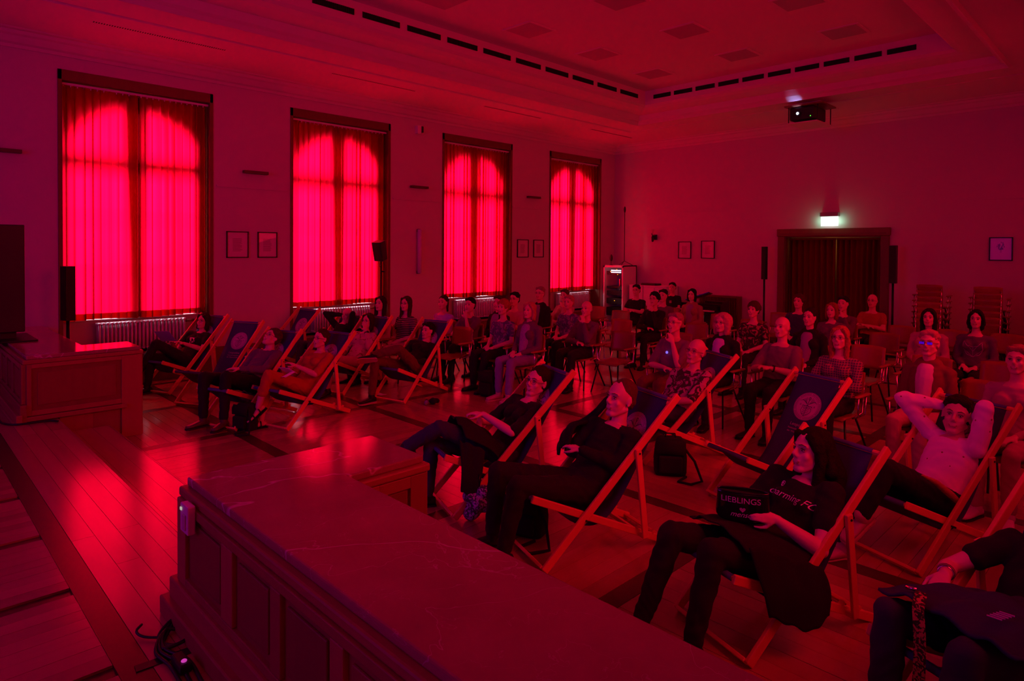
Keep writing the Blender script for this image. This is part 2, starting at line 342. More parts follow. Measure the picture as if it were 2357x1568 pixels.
# exterior wall with arched openings, frames, curtains, radiators
XO = -11.62
def arch_profile(w_, z0, zs, zt, n=24):
    pts = [(-w_/2, z0), (w_/2, z0), (w_/2, zs)]
    for i in range(1, n): a = math.pi*i/n; pts.append((w_/2*math.cos(a), zs+(zt-zs)*math.sin(a)))
    pts.append((-w_/2, zs)); return pts
for i, y in enumerate(WY):
    yc = y+BAYW/2; mb = MB(); aw = 1.74; prof = arch_profile(aw, 1.0, 3.42, 4.14)
    for X in (XL-.3, XO):                     # panel with arched hole, front and back faces
        outer = [(-BAYW/2-.05, .3), (BAYW/2+.05, .3), (BAYW/2+.05, 4.75), (-BAYW/2-.05, 4.75)]
        # left, right, bottom strips then fan above arch
        mb.add([(X, yc+a, b_) for a, b_ in ((-BAYW/2-.05, .3), (-aw/2, .3), (-aw/2, 4.75), (-BAYW/2-.05, 4.75))], [(0, 1, 2, 3)])
        mb.add([(X, yc+a, b_) for a, b_ in ((BAYW/2+.05, .3), (aw/2, .3), (aw/2, 4.75), (BAYW/2+.05, 4.75))], [(0, 1, 2, 3)])
        mb.add([(X, yc+a, b_) for a, b_ in ((-aw/2, .3), (aw/2, .3), (aw/2, 1.0), (-aw/2, 1.0))], [(0, 1, 2, 3)])
        top = [p for p in prof[2:]]
        for (a, za), (c, zc) in zip(top, top[1:]): mb.add([(X, yc+a, za), (X, yc+c, zc), (X, yc+c, 4.75), (X, yc+a, 4.75)], [(0, 1, 2, 3)])
    for (a, za), (c, zc) in zip(prof, prof[1:]+prof[:1]):
        mb.add([(XL-.3, yc+a, za), (XL-.3, yc+c, zc), (XO, yc+c, zc), (XO, yc+a, za)], [(0, 1, 2, 3)])
    struct(mb.build('wall_window_recess', m_wall))
    wroot = empty('window_%d' % (i+1), (XL-.37, yc, 1.0)); wroot['kind'] = 'structure'
    fr = MB(); fr.b2((-.03, -.9, -.02), (.03, .9, .06)); fr.b2((-.04, -.9, 2.22), (.04, .9, 2.44)); fr.b2((-.03, -.05, 0), (.03, .05, 3.26))
    for sgn in (-1, 1): fr.b2((-.03, sgn*.9-.04, 0), (.03, sgn*.9+.04, 2.65))
    for sgn in (-1, 1): fr.b2((-.015, sgn*.45-.012, 0), (.015, sgn*.45+.012, 2.3))
    for zz in (.8, 1.55): fr.b2((-.012, -.88, zz-.012), (.012, .88, zz+.012))
    fr.build('window_frame', m_white, wroot)
    ap = [(0, .9*math.cos(a), 2.62+.66*math.sin(a)) for a in [math.pi*k/20 for k in range(21)]]
    MB().tube(ap, .03, 6).build('arch_bar', m_white, wroot)
    struct(MB().b2((XL-.30, y+.056, .985), (XL-.172, y+BAYW-.056, 1.0)).build('window_light_block', m_white))  # unseen board added behind the curtain to block most of the daylight leak
    # timber surround
    t = empty('trim_%d' % (i+2), (XL, y, 0)); t['kind'] = 'structure'
    mb = MB(); mb.b2((-.3, 0, OPZ1-.15), (.015, BAYW, OPZ1)); mb.build('head_board', m_frame, t, bevel=.006)
    for nm, a in (('side_board', 0), ('side_board', BAYW-.055)): MB().b2((-.3, a, OPZ0), (.015, a+.055, OPZ1)).build(nm, m_frame, t, bevel=.006)
    MB().b2((-.3, 0, OPZ0-.02), (.02, BAYW, OPZ0)).build('base_board', m_frame, t)
    # curtain rail
    t = empty('curtain_rail', (XL-.08, y+.05, OPZ1-.17)); tag(t, 'curtain rail hidden at the head of the %s window' % ('first', 'second', 'third', 'fourth')[i], 'curtain rail')
    MB().b2((-.02, 0, -.03), (.02, BAYW-.1, 0)).build('track', m_white, t)
    mb = MB()
    for k in range(24): mb.box((0, .04+k*.083, -.04), (.01, .012, .03))
    mb.build('gliders', m_white, t)
    # two panels of red curtain
    rs = random.Random(40+i)
    zb, ztp = 1.0, OPZ1-.2
    for side, (ya, yb) in (('left', (y+.056, yc-.005)), ('right', (yc+.005, y+BAYW-.056))):
        if side == 'right' and i < 2: yb -= .03
        nn = 230; fold = []; pb = rs.random()*6
        ph = rs.random()*6; f1 = 2*math.pi*rs.choice((9, 10, 11)); f2 = 2*math.pi*rs.uniform(15, 19)
        g = []
        for r_ in range(14):
            zz = ztp+(zb-ztp)*r_/13; row = []
            for j in range(nn+1):
                u = j/nn; uu = u+.012*math.sin(3*u*6.28+ph)
                amp = .030+.014*math.sin(u*9+ph)+.006*r_/13
                d = amp*math.sin(f1*uu+ph)+.008*math.sin(f2*u+ph*2+r_*.04)
                # panels gather a little towards the jambs near the floor and overlap at the middle
                gath = .05*(r_/13)**1.5*(1 if side == 'left' else -1)*(u if side == 'left' else (1-u))*0
                Aw = (.008+.017*abs(math.sin(u*5.3+pb)))*min(1, 8*u, 8*(1-u)); yj = ya+(yb-ya)*u+gath+Aw*math.sin(f1*uu*1.0+ph+1.2)
                hem = .012*math.sin(5*u+ph)*(r_ == 13)
                row.append((XL-.12+d+(.03 if side == 'left' else .01), yj, zz+hem+(.03*u if (side == 'right' and r_ == 13 and i == 0) else 0)))
            g.append(row)
        o = empty('curtain', (0, 0, 0)); tag(o, 'red backlit curtain, %s panel of the %s window from the stage' % (side, ('first', 'second', 'third', 'fourth')[i]), 'curtain')
        mb = MB(); W = nn+1
        for row in g: pass
        mb.add([p for row in g for p in row], [(a*W+j, a*W+j+1, (a+1)*W+j+1, (a+1)*W+j) for a in range(13) for j in range(nn)])
        mb.build('cloth', m_curt, o, smooth=True)
        # doubled hem along the lower edge and the gathered inner and outer borders
        mb = MB(); rows = []
        for q in range(3): rows.append([(p[0]-.006, p[1], zb+.10*q/2+(.012*math.sin(5*j/nn+ph) if q == 0 else 0)) for j, p in enumerate(g[13])])
        mb.add([p for row in rows for p in row], [(a*W+j, a*W+j+1, (a+1)*W+j+1, (a+1)*W+j) for a in range(2) for j in range(nn)])
        mb.build('hem', m_curt3, o, smooth=True)
        for edge in (('inner', 'outer')):
            u0, u1 = ((.90, 1.0) if (edge == 'inner') == (side == 'left') else (0, .10 if edge == 'inner' else .13)) if True else None
            if edge == 'outer' and side == 'right': u0, u1 = .84, 1.0
            if edge == 'outer' and side == 'left': u0, u1 = 0, .08
            if edge == 'inner' and side == 'right': u0, u1 = 0, .07
            m_ = 40; rows = []
            for a in range(8):
                zz = ztp+(zb-ztp)*a/7; widen = 1+.9*(1-a/7) if edge == 'inner' else 1+.5*(1-a/7)
                row = []
                for j in range(m_+1):
                    u = u0+(u1-u0)*j/m_
                    if edge == 'inner': u = (1-(1-u)*widen) if side == 'left' else u*widen
                    row.append((XL-.215-.018*math.sin(j*1.1+a*.1), ya+(yb-ya)*u, zz))
                rows.append(row)
            mb = MB(); mb.add([p for row in rows for p in row], [(a*(m_+1)+j, a*(m_+1)+j+1, (a+1)*(m_+1)+j+1, (a+1)*(m_+1)+j) for a in range(7) for j in range(m_)])
            mb.build('gathered_edge', m_curt3, o, smooth=True)
    # radiator of columns on the niche wall
    ra = empty('radiator', (XL-.10, y+.52, 0)); tag(ra, 'white column radiator below the %s window from the stage' % ('first', 'second', 'third', 'fourth')[i], 'radiator', 'radiators below the windows')
    nsec = 23; ln = 1.18; secm = None
    for k in range(nsec):
        if secm is None:
            mb = MB()
            for d in (-.09, -.03, .03): mb.tube([(d, 0, .52), (d, 0, .92)], .017, 8)
            mb.cap((-.09, 0, .93), (.03, 0, .93), .022, .022, 8, 3); mb.cap((-.09, 0, .53), (.03, 0, .53), .022, .022, 8, 3)
            secm = mb.mesh('radiator_column', m_rad, True)
        o = bpy.data.objects.new('radiator_column', secm); col.objects.link(o); o.parent = ra; o.location = (0, k*ln/(nsec-1), 0)
    MB().tube([(-.03, -.04, .93), (-.03, ln+.04, .93)], .02, 8).build('header_pipe', m_rad, ra, smooth=True)
    MB().tube([(-.03, ln+.04, .90), (-.03, ln+.18, .90)], .022, 8).build('valve', mat('brass_dull', (.3, .2, .12), .4, metal=.6), ra, smooth=True)
# niche below the curtains: back wall lies at the outer wall; timber plinth bench below
struct(MB().b2((XL-.30, YF, .0), (XL+.02, YB, .44)).build('baseboard_left', m_frame, bevel=.005))
struct(MB().b2((XL, YB-.03, 0), (DX0-.16, YB, .16)).build('baseboard_back', m_frame))
struct(MB().b2((DX1+.16, YB-.03, 0), (XR, YB, .16)).build('baseboard_far_right', m_frame))
# right wall windows (out of view): curtained bays that glow into the hall
# picture rails, wall uplights, pictures
for k, (a, b_) in enumerate(((4.02, 5.25), (7.5, 8.70), (10.93, 12.16))):
    struct(MB().b2((XL, a, 3.105), (XL+.02, b_, 3.135)).build('trim_%d' % (10+k), m_wall))
for k, (a, b_) in enumerate(((-9.72, -7.7), (-2.77, -.8))):
    struct(MB().b2((a, YB-.02, 3.105), (b_, YB, 3.135)).build('trim_%d' % (14+k), m_wall))
for k, yb_ in enumerate((1.0, 4.44, 7.9, 11.38)):
    o = empty('wall_uplight', (XL, yb_, 3.38)); tag(o, ('dark bar uplight on the wall left of the first window', 'dark bar uplight between the first and second windows', 'dark bar uplight between the second and third windows', 'dark bar uplight between the third and fourth windows')[k], 'wall light')
    MB().b2((0.03, 0, -.02), (.12, .42, .03)).build('housing', mat('dark_bronze', (.10, .05, .04), .5), o, bevel=.004)
    MB().b2((0, .14, -.015), (.03, .28, .025)).build('bracket', m_blackm, o)
m_paper = mat('picture_paper', (.78, .66, .70), .7)
def picture(name, label, origin, ax, inn, w_, h_, draw, frame_w=.018):
    o = empty(name, origin); tag(o, label, 'picture')
    A, I = Vector(ax), Vector(inn)
    def rect(a0, a1, z0, z1, d0, d1, nm, m):
        pts = [A*a+I*d for a in (a0, a1) for d in (d0, d1)]; xs = [p.x for p in pts]; ys = [p.y for p in pts]
        return (min(xs), min(ys), z0), (max(xs), max(ys), z1)
    mb = MB()
    for r_ in ((0, w_, 0, frame_w), (0, w_, h_-frame_w, h_), (0, frame_w, 0, h_), (w_-frame_w, w_, 0, h_)):
        mb.b2(*rect(r_[0], r_[1], r_[2], r_[3], 0, .025, '', None))
    mb.build('frame', m_black, o)
    MB().b2(*rect(frame_w, w_-frame_w, frame_w, h_-frame_w, 0, .012, '', None)).build('mount', m_paper, o)
    mb = MB(); rr = random.Random(hash(name+label) % 999 if False else len(label))
    if draw == 'text':
        for i in range(14): mb.b2(*rect(w_*.28, w_*(.62+.1*rr.random()), h_*(.25+.036*i), h_*(.25+.036*i)+.006, .012, .0135, '', None))
    else:
        # head and shoulders in brushed strokes
        for i in range(26):
            a = rr.uniform(0, 6.28); ra = rr.uniform(.05, .16)*w_; cx = w_*.5+ra*math.cos(a); cz = h_*.62+ra*1.25*math.sin(a)
            mb.b2(*rect(cx-.004-.01*rr.random(), cx+.004+.01*rr.random(), cz-.014, cz+.014, .012, .0135, '', None))
        for i in range(8): mb.b2(*rect(w_*.47, w_*.53, h_*(.34+.02*i), h_*(.35+.02*i), .012, .0135, '', None))
    mb.build('print', mat('print_ink', (.30, .17, .22), .8), o)
    m_gl = mat('picture_glass', (1, 1, 1), .03); 
    MB().b2(*rect(frame_w, w_-frame_w, frame_w, h_-frame_w, .016, .018, '', None)).build('glazing', GLASS, o)
    return o
GLASS = bpy.data.materials.new('thin_glass'); GLASS.use_nodes = True
nt = GLASS.node_tree; N, L = nt.nodes, nt.links
for n in list(N): N.remove(n)
oo = N.new('ShaderNodeOutputMaterial'); tr = N.new('ShaderNodeBsdfTransparent'); gl = N.new('ShaderNodeBsdfGlossy'); gl.inputs['Roughness'].default_value = .02
lw = N.new('ShaderNodeLayerWeight'); lw.inputs[0].default_value = .5; pw = N.new('ShaderNodeMath'); pw.operation = 'POWER'; pw.inputs[1].default_value = 4; L.new(lw.outputs['Facing'], pw.inputs[0]); fr = N.new('ShaderNodeMath'); fr.operation = 'MULTIPLY_ADD'; fr.inputs[1].default_value = .35; fr.inputs[2].default_value = .02; L.new(pw.outputs[0], fr.inputs[0]); mx = N.new('ShaderNodeMixShader'); L.new(fr.outputs[0], mx.inputs[0]); L.new(tr.outputs[0], mx.inputs[1]); L.new(gl.outputs[0], mx.inputs[2]); L.new(mx.outputs[0], oo.inputs[0])
picture('framed_print', 'black framed print left of the pair beside the first window', (XL, 4.18, 1.92), (0, 1, 0), (1, 0, 0), .37, .45, 'text')
picture('framed_print', 'black framed print right of the pair beside the first window', (XL, 4.71, 1.92), (0, 1, 0), (1, 0, 0), .35, .45, 'text')
picture('framed_print', 'narrow black framed print nearer the third window', (XL, 11.08, 1.9), (0, 1, 0), (1, 0, 0), .39, .44, 'text')
picture('framed_print', 'narrow black framed print nearer the fourth window', (XL, 11.65, 1.9), (0, 1, 0), (1, 0, 0), .37, .44, 'text')
picture('framed_print', 'black framed print on the far wall beside the wall sconce', (-9.02, YB, 1.89), (1, 0, 0), (0, -1, 0), .37, .44, 'text')
picture('framed_print', 'black framed print on the far wall nearer the door', (-8.36, YB, 1.9), (1, 0, 0), (0, -1, 0), .37, .45, 'text')
picture('framed_portrait', 'framed ink portrait alone on the far wall right of the door', (-2.38, YB, 1.95), (1, 0, 0), (0, -1, 0), .36, .44, 'head')
# wall things between windows 2 and 3
o = empty('wall_column_lamp', (XL, 8.06, 1.58)); tag(o, 'upright pale tube lamp on the wall between the second and third windows', 'wall lamp')
MB().tube([(.07, .06, 0), (.07, .06, .92)], .045, 14).build('tube', mat('lamp_purple_lit', (.62, .5, .95), .3), o, smooth=True)  # pale tube; purple light falling on it is put into its base colour
for zz in (.02, .90): MB().b2((0, .04, zz-.03), (.07, .08, zz+.03)).build('bracket', m_black, o)
o = empty('ceiling_camera', (XL, 8.04, 4.5)); tag(o, 'small white box sensor high on the wall between windows', 'sensor')
MB().b2((0, 0, 0), (.10, .10, .17)).build('housing', m_white, o, bevel=.01); MB().b2((.02, .10, .03), (.11, .15, .16)).build('dark_face', m_black, o, bevel=.01)
o = empty('wall_sconce', (-9.72, YB, 2.35)); tag(o, 'small dark wall sconce on the far wall near the corner', 'wall lamp')
MB().box((0, -.03, .1), (.10, .06, .14)).build('backplate', m_blackm, o, bevel=.01)
MB().tube([(0, -.06, .12), (0, -.16, .14), (-.02, -.17, .2)], .012, 8).build('arm', m_blackm, o, smooth=True)
MB().tube([(0, -.16, .2), (0, -.16, .31)], [.02, .045], 12).build('shade', mat('sconce_cream', (.6, .45, .4), .5), o, smooth=True)
MB().cap((-.02, -.12, .10), (-.02, -.12, .0), .035, .03).build('lower_cup', m_blackm, o, smooth=True)

# ------------------------------------------------------------------ door with curtains
t = empty('door_1', (0, YB, 0)); t['kind'] = 'structure'
mb = MB(); mb.b2((DX0-.16, -.05, 0), (DX0, .0, DZ)); mb.build('jamb', m_frame, t, bevel=.012); MB().b2((DX1, -.05, 0), (DX1+.16, 0, DZ)).build('jamb', m_frame, t, bevel=.012)
MB().b2((DX0-.18, -.06, DZ), (DX1+.18, 0, DZ+.17)).build('head', m_frame, t, bevel=.015)
MB().b2((DX0-.11, -.065, DZ+.03), (DX1+.11, -.055, DZ+.07)).build('moulding', m_frame, t)
for a in (DX0, DX1-.02): MB().b2((a, 0, 0), (a+.02, .3, DZ)).build('reveal', m_frame, t)
MB().b2((DX0, 0, DZ-.02), (DX1, .3, DZ)).build('reveal', m_frame, t)
for lab, (xa, xb) in (('left', (DX0+.05, -5.160)), ('right', (-5.14, DX1-.04))):
    o = empty('door_curtain', (0, YB+.12, 0)); tag(o, 'dark red pleated door curtain, %s half' % lab, 'curtain')
    mb = MB(); nn = 90; g = [[(xa+(xb-xa)*j/nn, .03*math.sin(j/nn*6.28*8)+.01*math.sin(j/nn*40+zz), zz) for j in range(nn+1)] for zz in (.02, .8, 1.6, 2.36)]
    mb.sheet(g, .003); mb.build('cloth', m_curt2, o, smooth=True)
    MB().b2((xa, -.02, 2.36), (xb, .02, 2.40)).build('heading_tape', m_curt2, o)
struct(MB().b2((DX0-.3, YB+1.2, 0), (DX1+.3, YB+1.3, 2.6)).build('wall_vestibule', m_wall))
for a in (DX0-.32, DX1+.3): struct(MB().b2((a, YB+.3, 0), (a+.02, YB+1.2, 2.6)).build('wall_vestibule_side', m_wall))
struct(MB().b2((DX0-.32, YB+.3, 2.6), (DX1+.32, YB+1.3, 2.65)).build('ceiling_vestibule', m_ceil))
vl = bpy.data.lights.new('vestibule_lamp', 'POINT'); vl.energy = 1.1; vl.color = (1, .30, .04); vl.shadow_soft_size = .08
vo = bpy.data.objects.new('vestibule_lamp', vl); col.objects.link(vo); vo.location = (-5.5, YB+.75, 2.2)
# exit sign
o = empty('exit_sign', (-5.235, YB, 2.66)); tag(o, 'glowing white escape sign box above the curtained door', 'sign')
MB().b2((-.19, -.13, .21), (.19, 0, .30)).build('housing', mat('sign_grey', (.3, .28, .28), .5), o, bevel=.006)
MB().b2((-.175, -.09, 0), (.175, -.06, .205)).build('lit_panel', mat('sign_lit', (.9, .95, .9), .4, emis=(.85, 1, .93), estr=1.6), o)
for dx_ in (-.215, .215):  # point lamps added either side of the sign to widen its green halo
    sg = bpy.data.lights.new('exit_sign_halo_fill', 'POINT'); sg.energy = .55; sg.color = (.3, 1, .62); sg.shadow_soft_size = .03
    so = bpy.data.objects.new('exit_sign_halo_fill', sg); col.objects.link(so); so.location = (-5.235+dx_, YB-.12, 2.77)

# ------------------------------------------------------------------ hall floor, stage, steps
PX = [-10.8, -9.1, -7.4, -5.7, -4.0, -2.3, -.6]; PY = [2.90+1.72*k for k in range(8)]; SW = .07
floor = struct(MB().b2((XL-.1, YF, -.12), (XR, YB+1.3, -.012)).build('floor', m_inlay))
xb = [XL]+[v for x in PX for v in (x-SW, x+SW)]+[XR]; yb = [1.62]+[v for y in PY for v in (y-SW, y+SW)]+[YB+1.2]
cells = [(xb[i], xb[i+1], yb[j], yb[j+1]) for i in range(0, len(xb), 2) for j in range(0, len(yb), 2)]
cells.sort(key=lambda c: math.hypot((c[0]+c[1])/2, (c[2]+c[3])/2))
far = MB(); npl = 0
for ci, (xa, xc, ya, yc2) in enumerate(cells):
    vertical = (round(xa*10)+round(ya*10)) % 2
    n_ = 12 if (xc-xa) > 1 else 4
    for k in range(n_):
        g = .0015; zz = -.0015*random.random()
        if vertical: lo, hi = (xa+(xc-xa)*k/n_+g, ya+g, -.012), (xa+(xc-xa)*(k+1)/n_-g, yc2-g, zz)
        else: lo, hi = (xa+g, ya+(yc2-ya)*k/n_+g, -.012), (xc-g, ya+(yc2-ya)*(k+1)/n_-g, zz)
        if npl < 288 and ya < 9:
            MB().b2(lo, hi).build('floor_plank', m_floor2 if vertical else m_floor, floor); npl += 1
        else: far.b2(lo, hi)
o = far.build('floor_planks_far', m_floor, floor); o['kind'] = 'stuff'
inl = MB()
for x in PX: inl.b2((x-SW+.002, 1.62, -.012), (x+SW-.002, YB, -.001))
inl.build('dark_inlay_strips', m_inlay, floor)
for y in PY:
    o = MB().b2((XL, y-SW+.002, -.012), (XR, y+SW-.002, .0002)).build('dark_inlay_strip', m_inlay, floor)
SZ = .32
stage = struct(MB().b2((XL, YF, -.01), (XR, 1.308, SZ-.012)).build('floor_stage', m_inlay))
k = 0
for j in range(4):                                # long boards between inlay and stage edge
    y0, y1 = .82+.122*j, .82+.122*(j+1)
    xs2 = [XL, -9.3+.5*(j % 2), -6.9-.6*(j % 2), -4.6+.5*(j % 2), -2.4-.4*(j % 2), XR]
    for a, c in zip(xs2, xs2[1:]): MB().b2((a+.0012, y0+.0012, SZ-.012), (c-.0012, y1-.0012, SZ-.001*random.random())).build('stage_board', m_floor, stage)
cx = [XL]
X = -3.07
for kk in range(9): cx.append(-3.07-.865*(8-kk)) if -3.07-.865*(8-kk) > XL else None
cx.append(-2.2); cx.append(-1.33); cx.append(-.46); cx.append(XR)
cx = sorted(set(round(c, 3) for c in cx))
for a, c in zip(cx, cx[1:]):
    for (ya, yc2) in ((-.45, .70), (-1.6, -.55)):
        n_ = 8
        for q in range(n_):
            xa_, xc_ = a+.045, c-.045
            MB().b2((xa_+(xc_-xa_)*q/n_+.001, ya, SZ-.012), (xa_+(xc_-xa_)*(q+1)/n_-.001, yc2, SZ-.001*random.random())).build('stage_board', m_floor2, stage)
MB().b2((XL, .702, SZ-.012), (XR, .818, SZ-.0005)).build('dark_inlay_strip', m_inlay, stage)
MB().b2((XL, 1.29, SZ-.03), (XR, 1.325, SZ+.0)).build('stage_nosing', m_floor, stage, bevel=.006)
st = struct(MB().b2((-8.02, 1.308, 0), (-3.3, 1.765, .145)).build('floor_step', m_desk))
for j in range(3): MB().b2((-8.02, 1.312+.155*j, .145), (-3.3, 1.312+.155*(j+1)-.002, .16)).build('step_board', m_floor, st)
MB().b2((-8.02, 1.765, .12), (-3.3, 1.79, .16)).build('step_nosing', m_floor, st, bevel=.006)

# ------------------------------------------------------------------ marble topped desks
def desk(label, xe, sgn, xfar):
    """xe: end facing the gap; sgn: direction from the end into the desk"""
    root = empty('panelled_desk', (xe, 1.05, SZ)); tag(root, label, 'desk')
    def bx(x0, x1, y0, y1, z0, z1, nm, m, bev=.0, par=None):
        lo = (min(x0, x1)*sgn if False else 0,)
        X0, X1 = xe+sgn*x0-xe, xe+sgn*x1-xe
        o = MB().b2((min(X0, X1), y0-1.05, z0-SZ), (max(X0, X1), y1-1.05, z1-SZ)).build(nm, m, par or root, bevel=bev); return o
    LX = abs(xfar-xe); LW = .56                       # leg width
    # long body on the stage and its front on the hall side
    bx(.03, LX, 1.045, 1.66, SZ, .93, 'body', m_desk); bx(.036, LX, 1.34, 1.66, .0, .925, 'hall_side', m_desk)
    bx(.033, LW, 1.64, 2.10, .0, .935, 'return_body', m_desk)
    bx(.015, LX, 1.03, 1.675, .90, .945, 'cornice', m_desk, .01); bx(.0165, LW+.02, 1.66, 2.12, .902, .944, 'cornice', m_desk, .01)
    mt = MB(); P = [(.035, 1.062), (LX, 1.062), (LX, 1.64), (LW-.01, 1.64), (LW-.01, 2.095), (.035, 2.095)]
    pts = [(sgn*a, b_-1.05) for a, b_ in P]
    if sgn < 0: pts = pts[::-1]
    mt.prism(pts, .945-SZ, .985-SZ); mt.build('marble_top', m_marble, root, bevel=.008)
    # plinths on the stage side
    bx(-.03, LX, 1.0, 1.06, SZ, .50, 'plinth', m_desk, .008); bx(-.06, LX, .965, 1.02, SZ, .41, 'lower_plinth', m_desk, .008)
    # panels of the stage side
    x = .14
    first = True
    bx(.03, x, 1.018, 1.047, .50, .90, 'stile', m_desk, .006); bx(x, LX, 1.018, 1.047, .86, .90, 'top_rail', m_desk, .004); bx(x, LX, 1.018, 1.047, .50, .54, 'bottom_rail', m_desk, .004)
    while x < min(LX-.4, 7.2):
        w_ = .44 if first else .355
        bx(x, x+w_, 1.038, 1.047, .54, .86, 'panel', m_deskdk)
        bx(x+.035, x+w_-.035, 1.028, 1.04, .575, .825, 'panel_field', m_deskdk, .005)
        gap = .12 if first else .085
        bx(x+w_, x+w_+gap, 1.018, 1.047, .54, .86, 'stile', m_desk, .006)
        x += w_+(.12 if first else .085); first = False
    # end face towards the gap: frame and sunk field
    for y0, y1, z0, z1 in ((1.06, 1.10, .38, .90), (1.90, 2.10, .0, .90), (1.1, 1.9, .86, .90), (1.1, 1.9, .38, .43)): bx(.0, .03, y0, y1, z0, z1, 'end_rail', m_desk, .003)
    bx(.014, .03, 1.10, 1.90, .43, .86, 'end_panel', m_deskdk, .0); bx(.008, .016, 1.15, 1.85, .48, .81, 'end_panel_field', m_deskdk, .004)
    bx(-.03, .03, 1.02, 1.95, .33, .375, 'end_plinth', m_desk, .005)
    # the face of the return that looks along the hall
    for y0, y1, z0, z1 in ((1.66, 1.80, .0, .90), (1.99, 2.10, .0, .90), (1.8, 1.99, .84, .90)): bx(LW, LW+.02, y0, y1, z0, z1, 'return_stile', m_desk, .003)
    bx(LW-.0, LW+.008, 1.82, 1.97, .05, .82, 'return_panel', m_deskdk, .0)
    for a0, a1 in ((.03, .12), (LW-.1, LW)): bx(a0, a1, 2.10, 2.115, 0, .9, 'front_stile', m_desk, .003)
    for k in range(9):
        a = LW+.2+k*.55
        if a+.45 < LX: bx(a, a+.45, 1.66, 1.672, .1, .82, 'hall_panel', m_deskdk, .004)
    return root
d1 = desk('long wooden desk with marble top in the foreground', -3.35, 1, .6)
d2 = desk('marble topped wooden desk at the left beyond the stage gap', -8.02, -1, -11.0)
o = empty('socket_box', (-3.16, 1.017, .80)); tag(o, 'pale socket box on the foreground desk front', 'socket')
MB().b2((0, -.035, 0), (.10, 0, .13)).build('housing', mat('socket_pale', (.75, .6, .75), .5), o, bevel=.006)
MB().b2((.045, -.042, .02), (.08, -.035, .09)).build('switch_lid', mat('socket_lid', (.6, .4, .5), .5), o, bevel=.004)
MB().b2((.012, -.040, .10), (.028, -.035, .112)).build('indicator', mat('indicator', (.8, .9, .7), .3, emis=(.8, 1, .7), estr=.4), o)

# ------------------------------------------------------------------ deck chairs
def chain(pts, n=40):
    P = [np.array(p, float) for p in pts]; out = []
    P = [2*P[0]-P[1]]+P+[2*P[-1]-P[-2]]
    for i in range(1, len(P)-2):
        for k in range(n//(len(P)-3)):
            t = k/(n//(len(P)-3)); a, b_, c, d = P[i-1:i+3]
            out.append(.5*((2*b_)+(-a+c)*t+(2*a-5*b_+4*c-d)*t*t+(-a+3*b_-3*c+d)*t**3))
    out.append(P[-2]); return out
SAG = chain([(-.055, .485), (.08, .40), (.26, .265), (.44, .225), (.60, .33), (.80, .62), (.93, .83), (1.035, 1.02)], 42)
SAGL = [0]; LNHZ = [1, 1]
for a, c in zip(SAG, SAG[1:]): SAGL.append(SAGL[-1]+float(np.linalg.norm(c-a)))
def sling_pt(x, d, off=.004):
    """x across, d distance measured down from the top bar, returns local chair coordinates"""
    L_ = SAGL[-1]-d; k = 0
    while k < len(SAGL)-2 and SAGL[k+1] < L_: k += 1
    t = (L_-SAGL[k])/(SAGL[k+1]-SAGL[k]); p = SAG[k]+(SAG[k+1]-SAG[k])*t; g = SAG[k+1]-SAG[k]; g = g/np.linalg.norm(g)
    nrm = np.array([-g[1], g[0]])
    q = p+nrm*off
    return (q[0]*LNHZ[0], x, q[1]*LNHZ[1])
def text2d(txt, size, shear=0, align='CENTER', ext=0):
    c = bpy.data.curves.new('t', 'FONT'); c.body = txt; c.size = size; c.shear = shear; c.align_x = align
    o = bpy.data.objects.new('t', c); col.objects.link(o); dg = bpy.context.evaluated_depsgraph_get()
    me = bpy.data.meshes.new_from_object(o.evaluated_get(dg)); vs = [tuple(v.co) for v in me.vertices]; fs = [tuple(p.vertices) for p in me.polygons]
    bpy.data.objects.remove(o); bpy.data.meshes.remove(me); bpy.data.curves.remove(c)
    return vs, fs
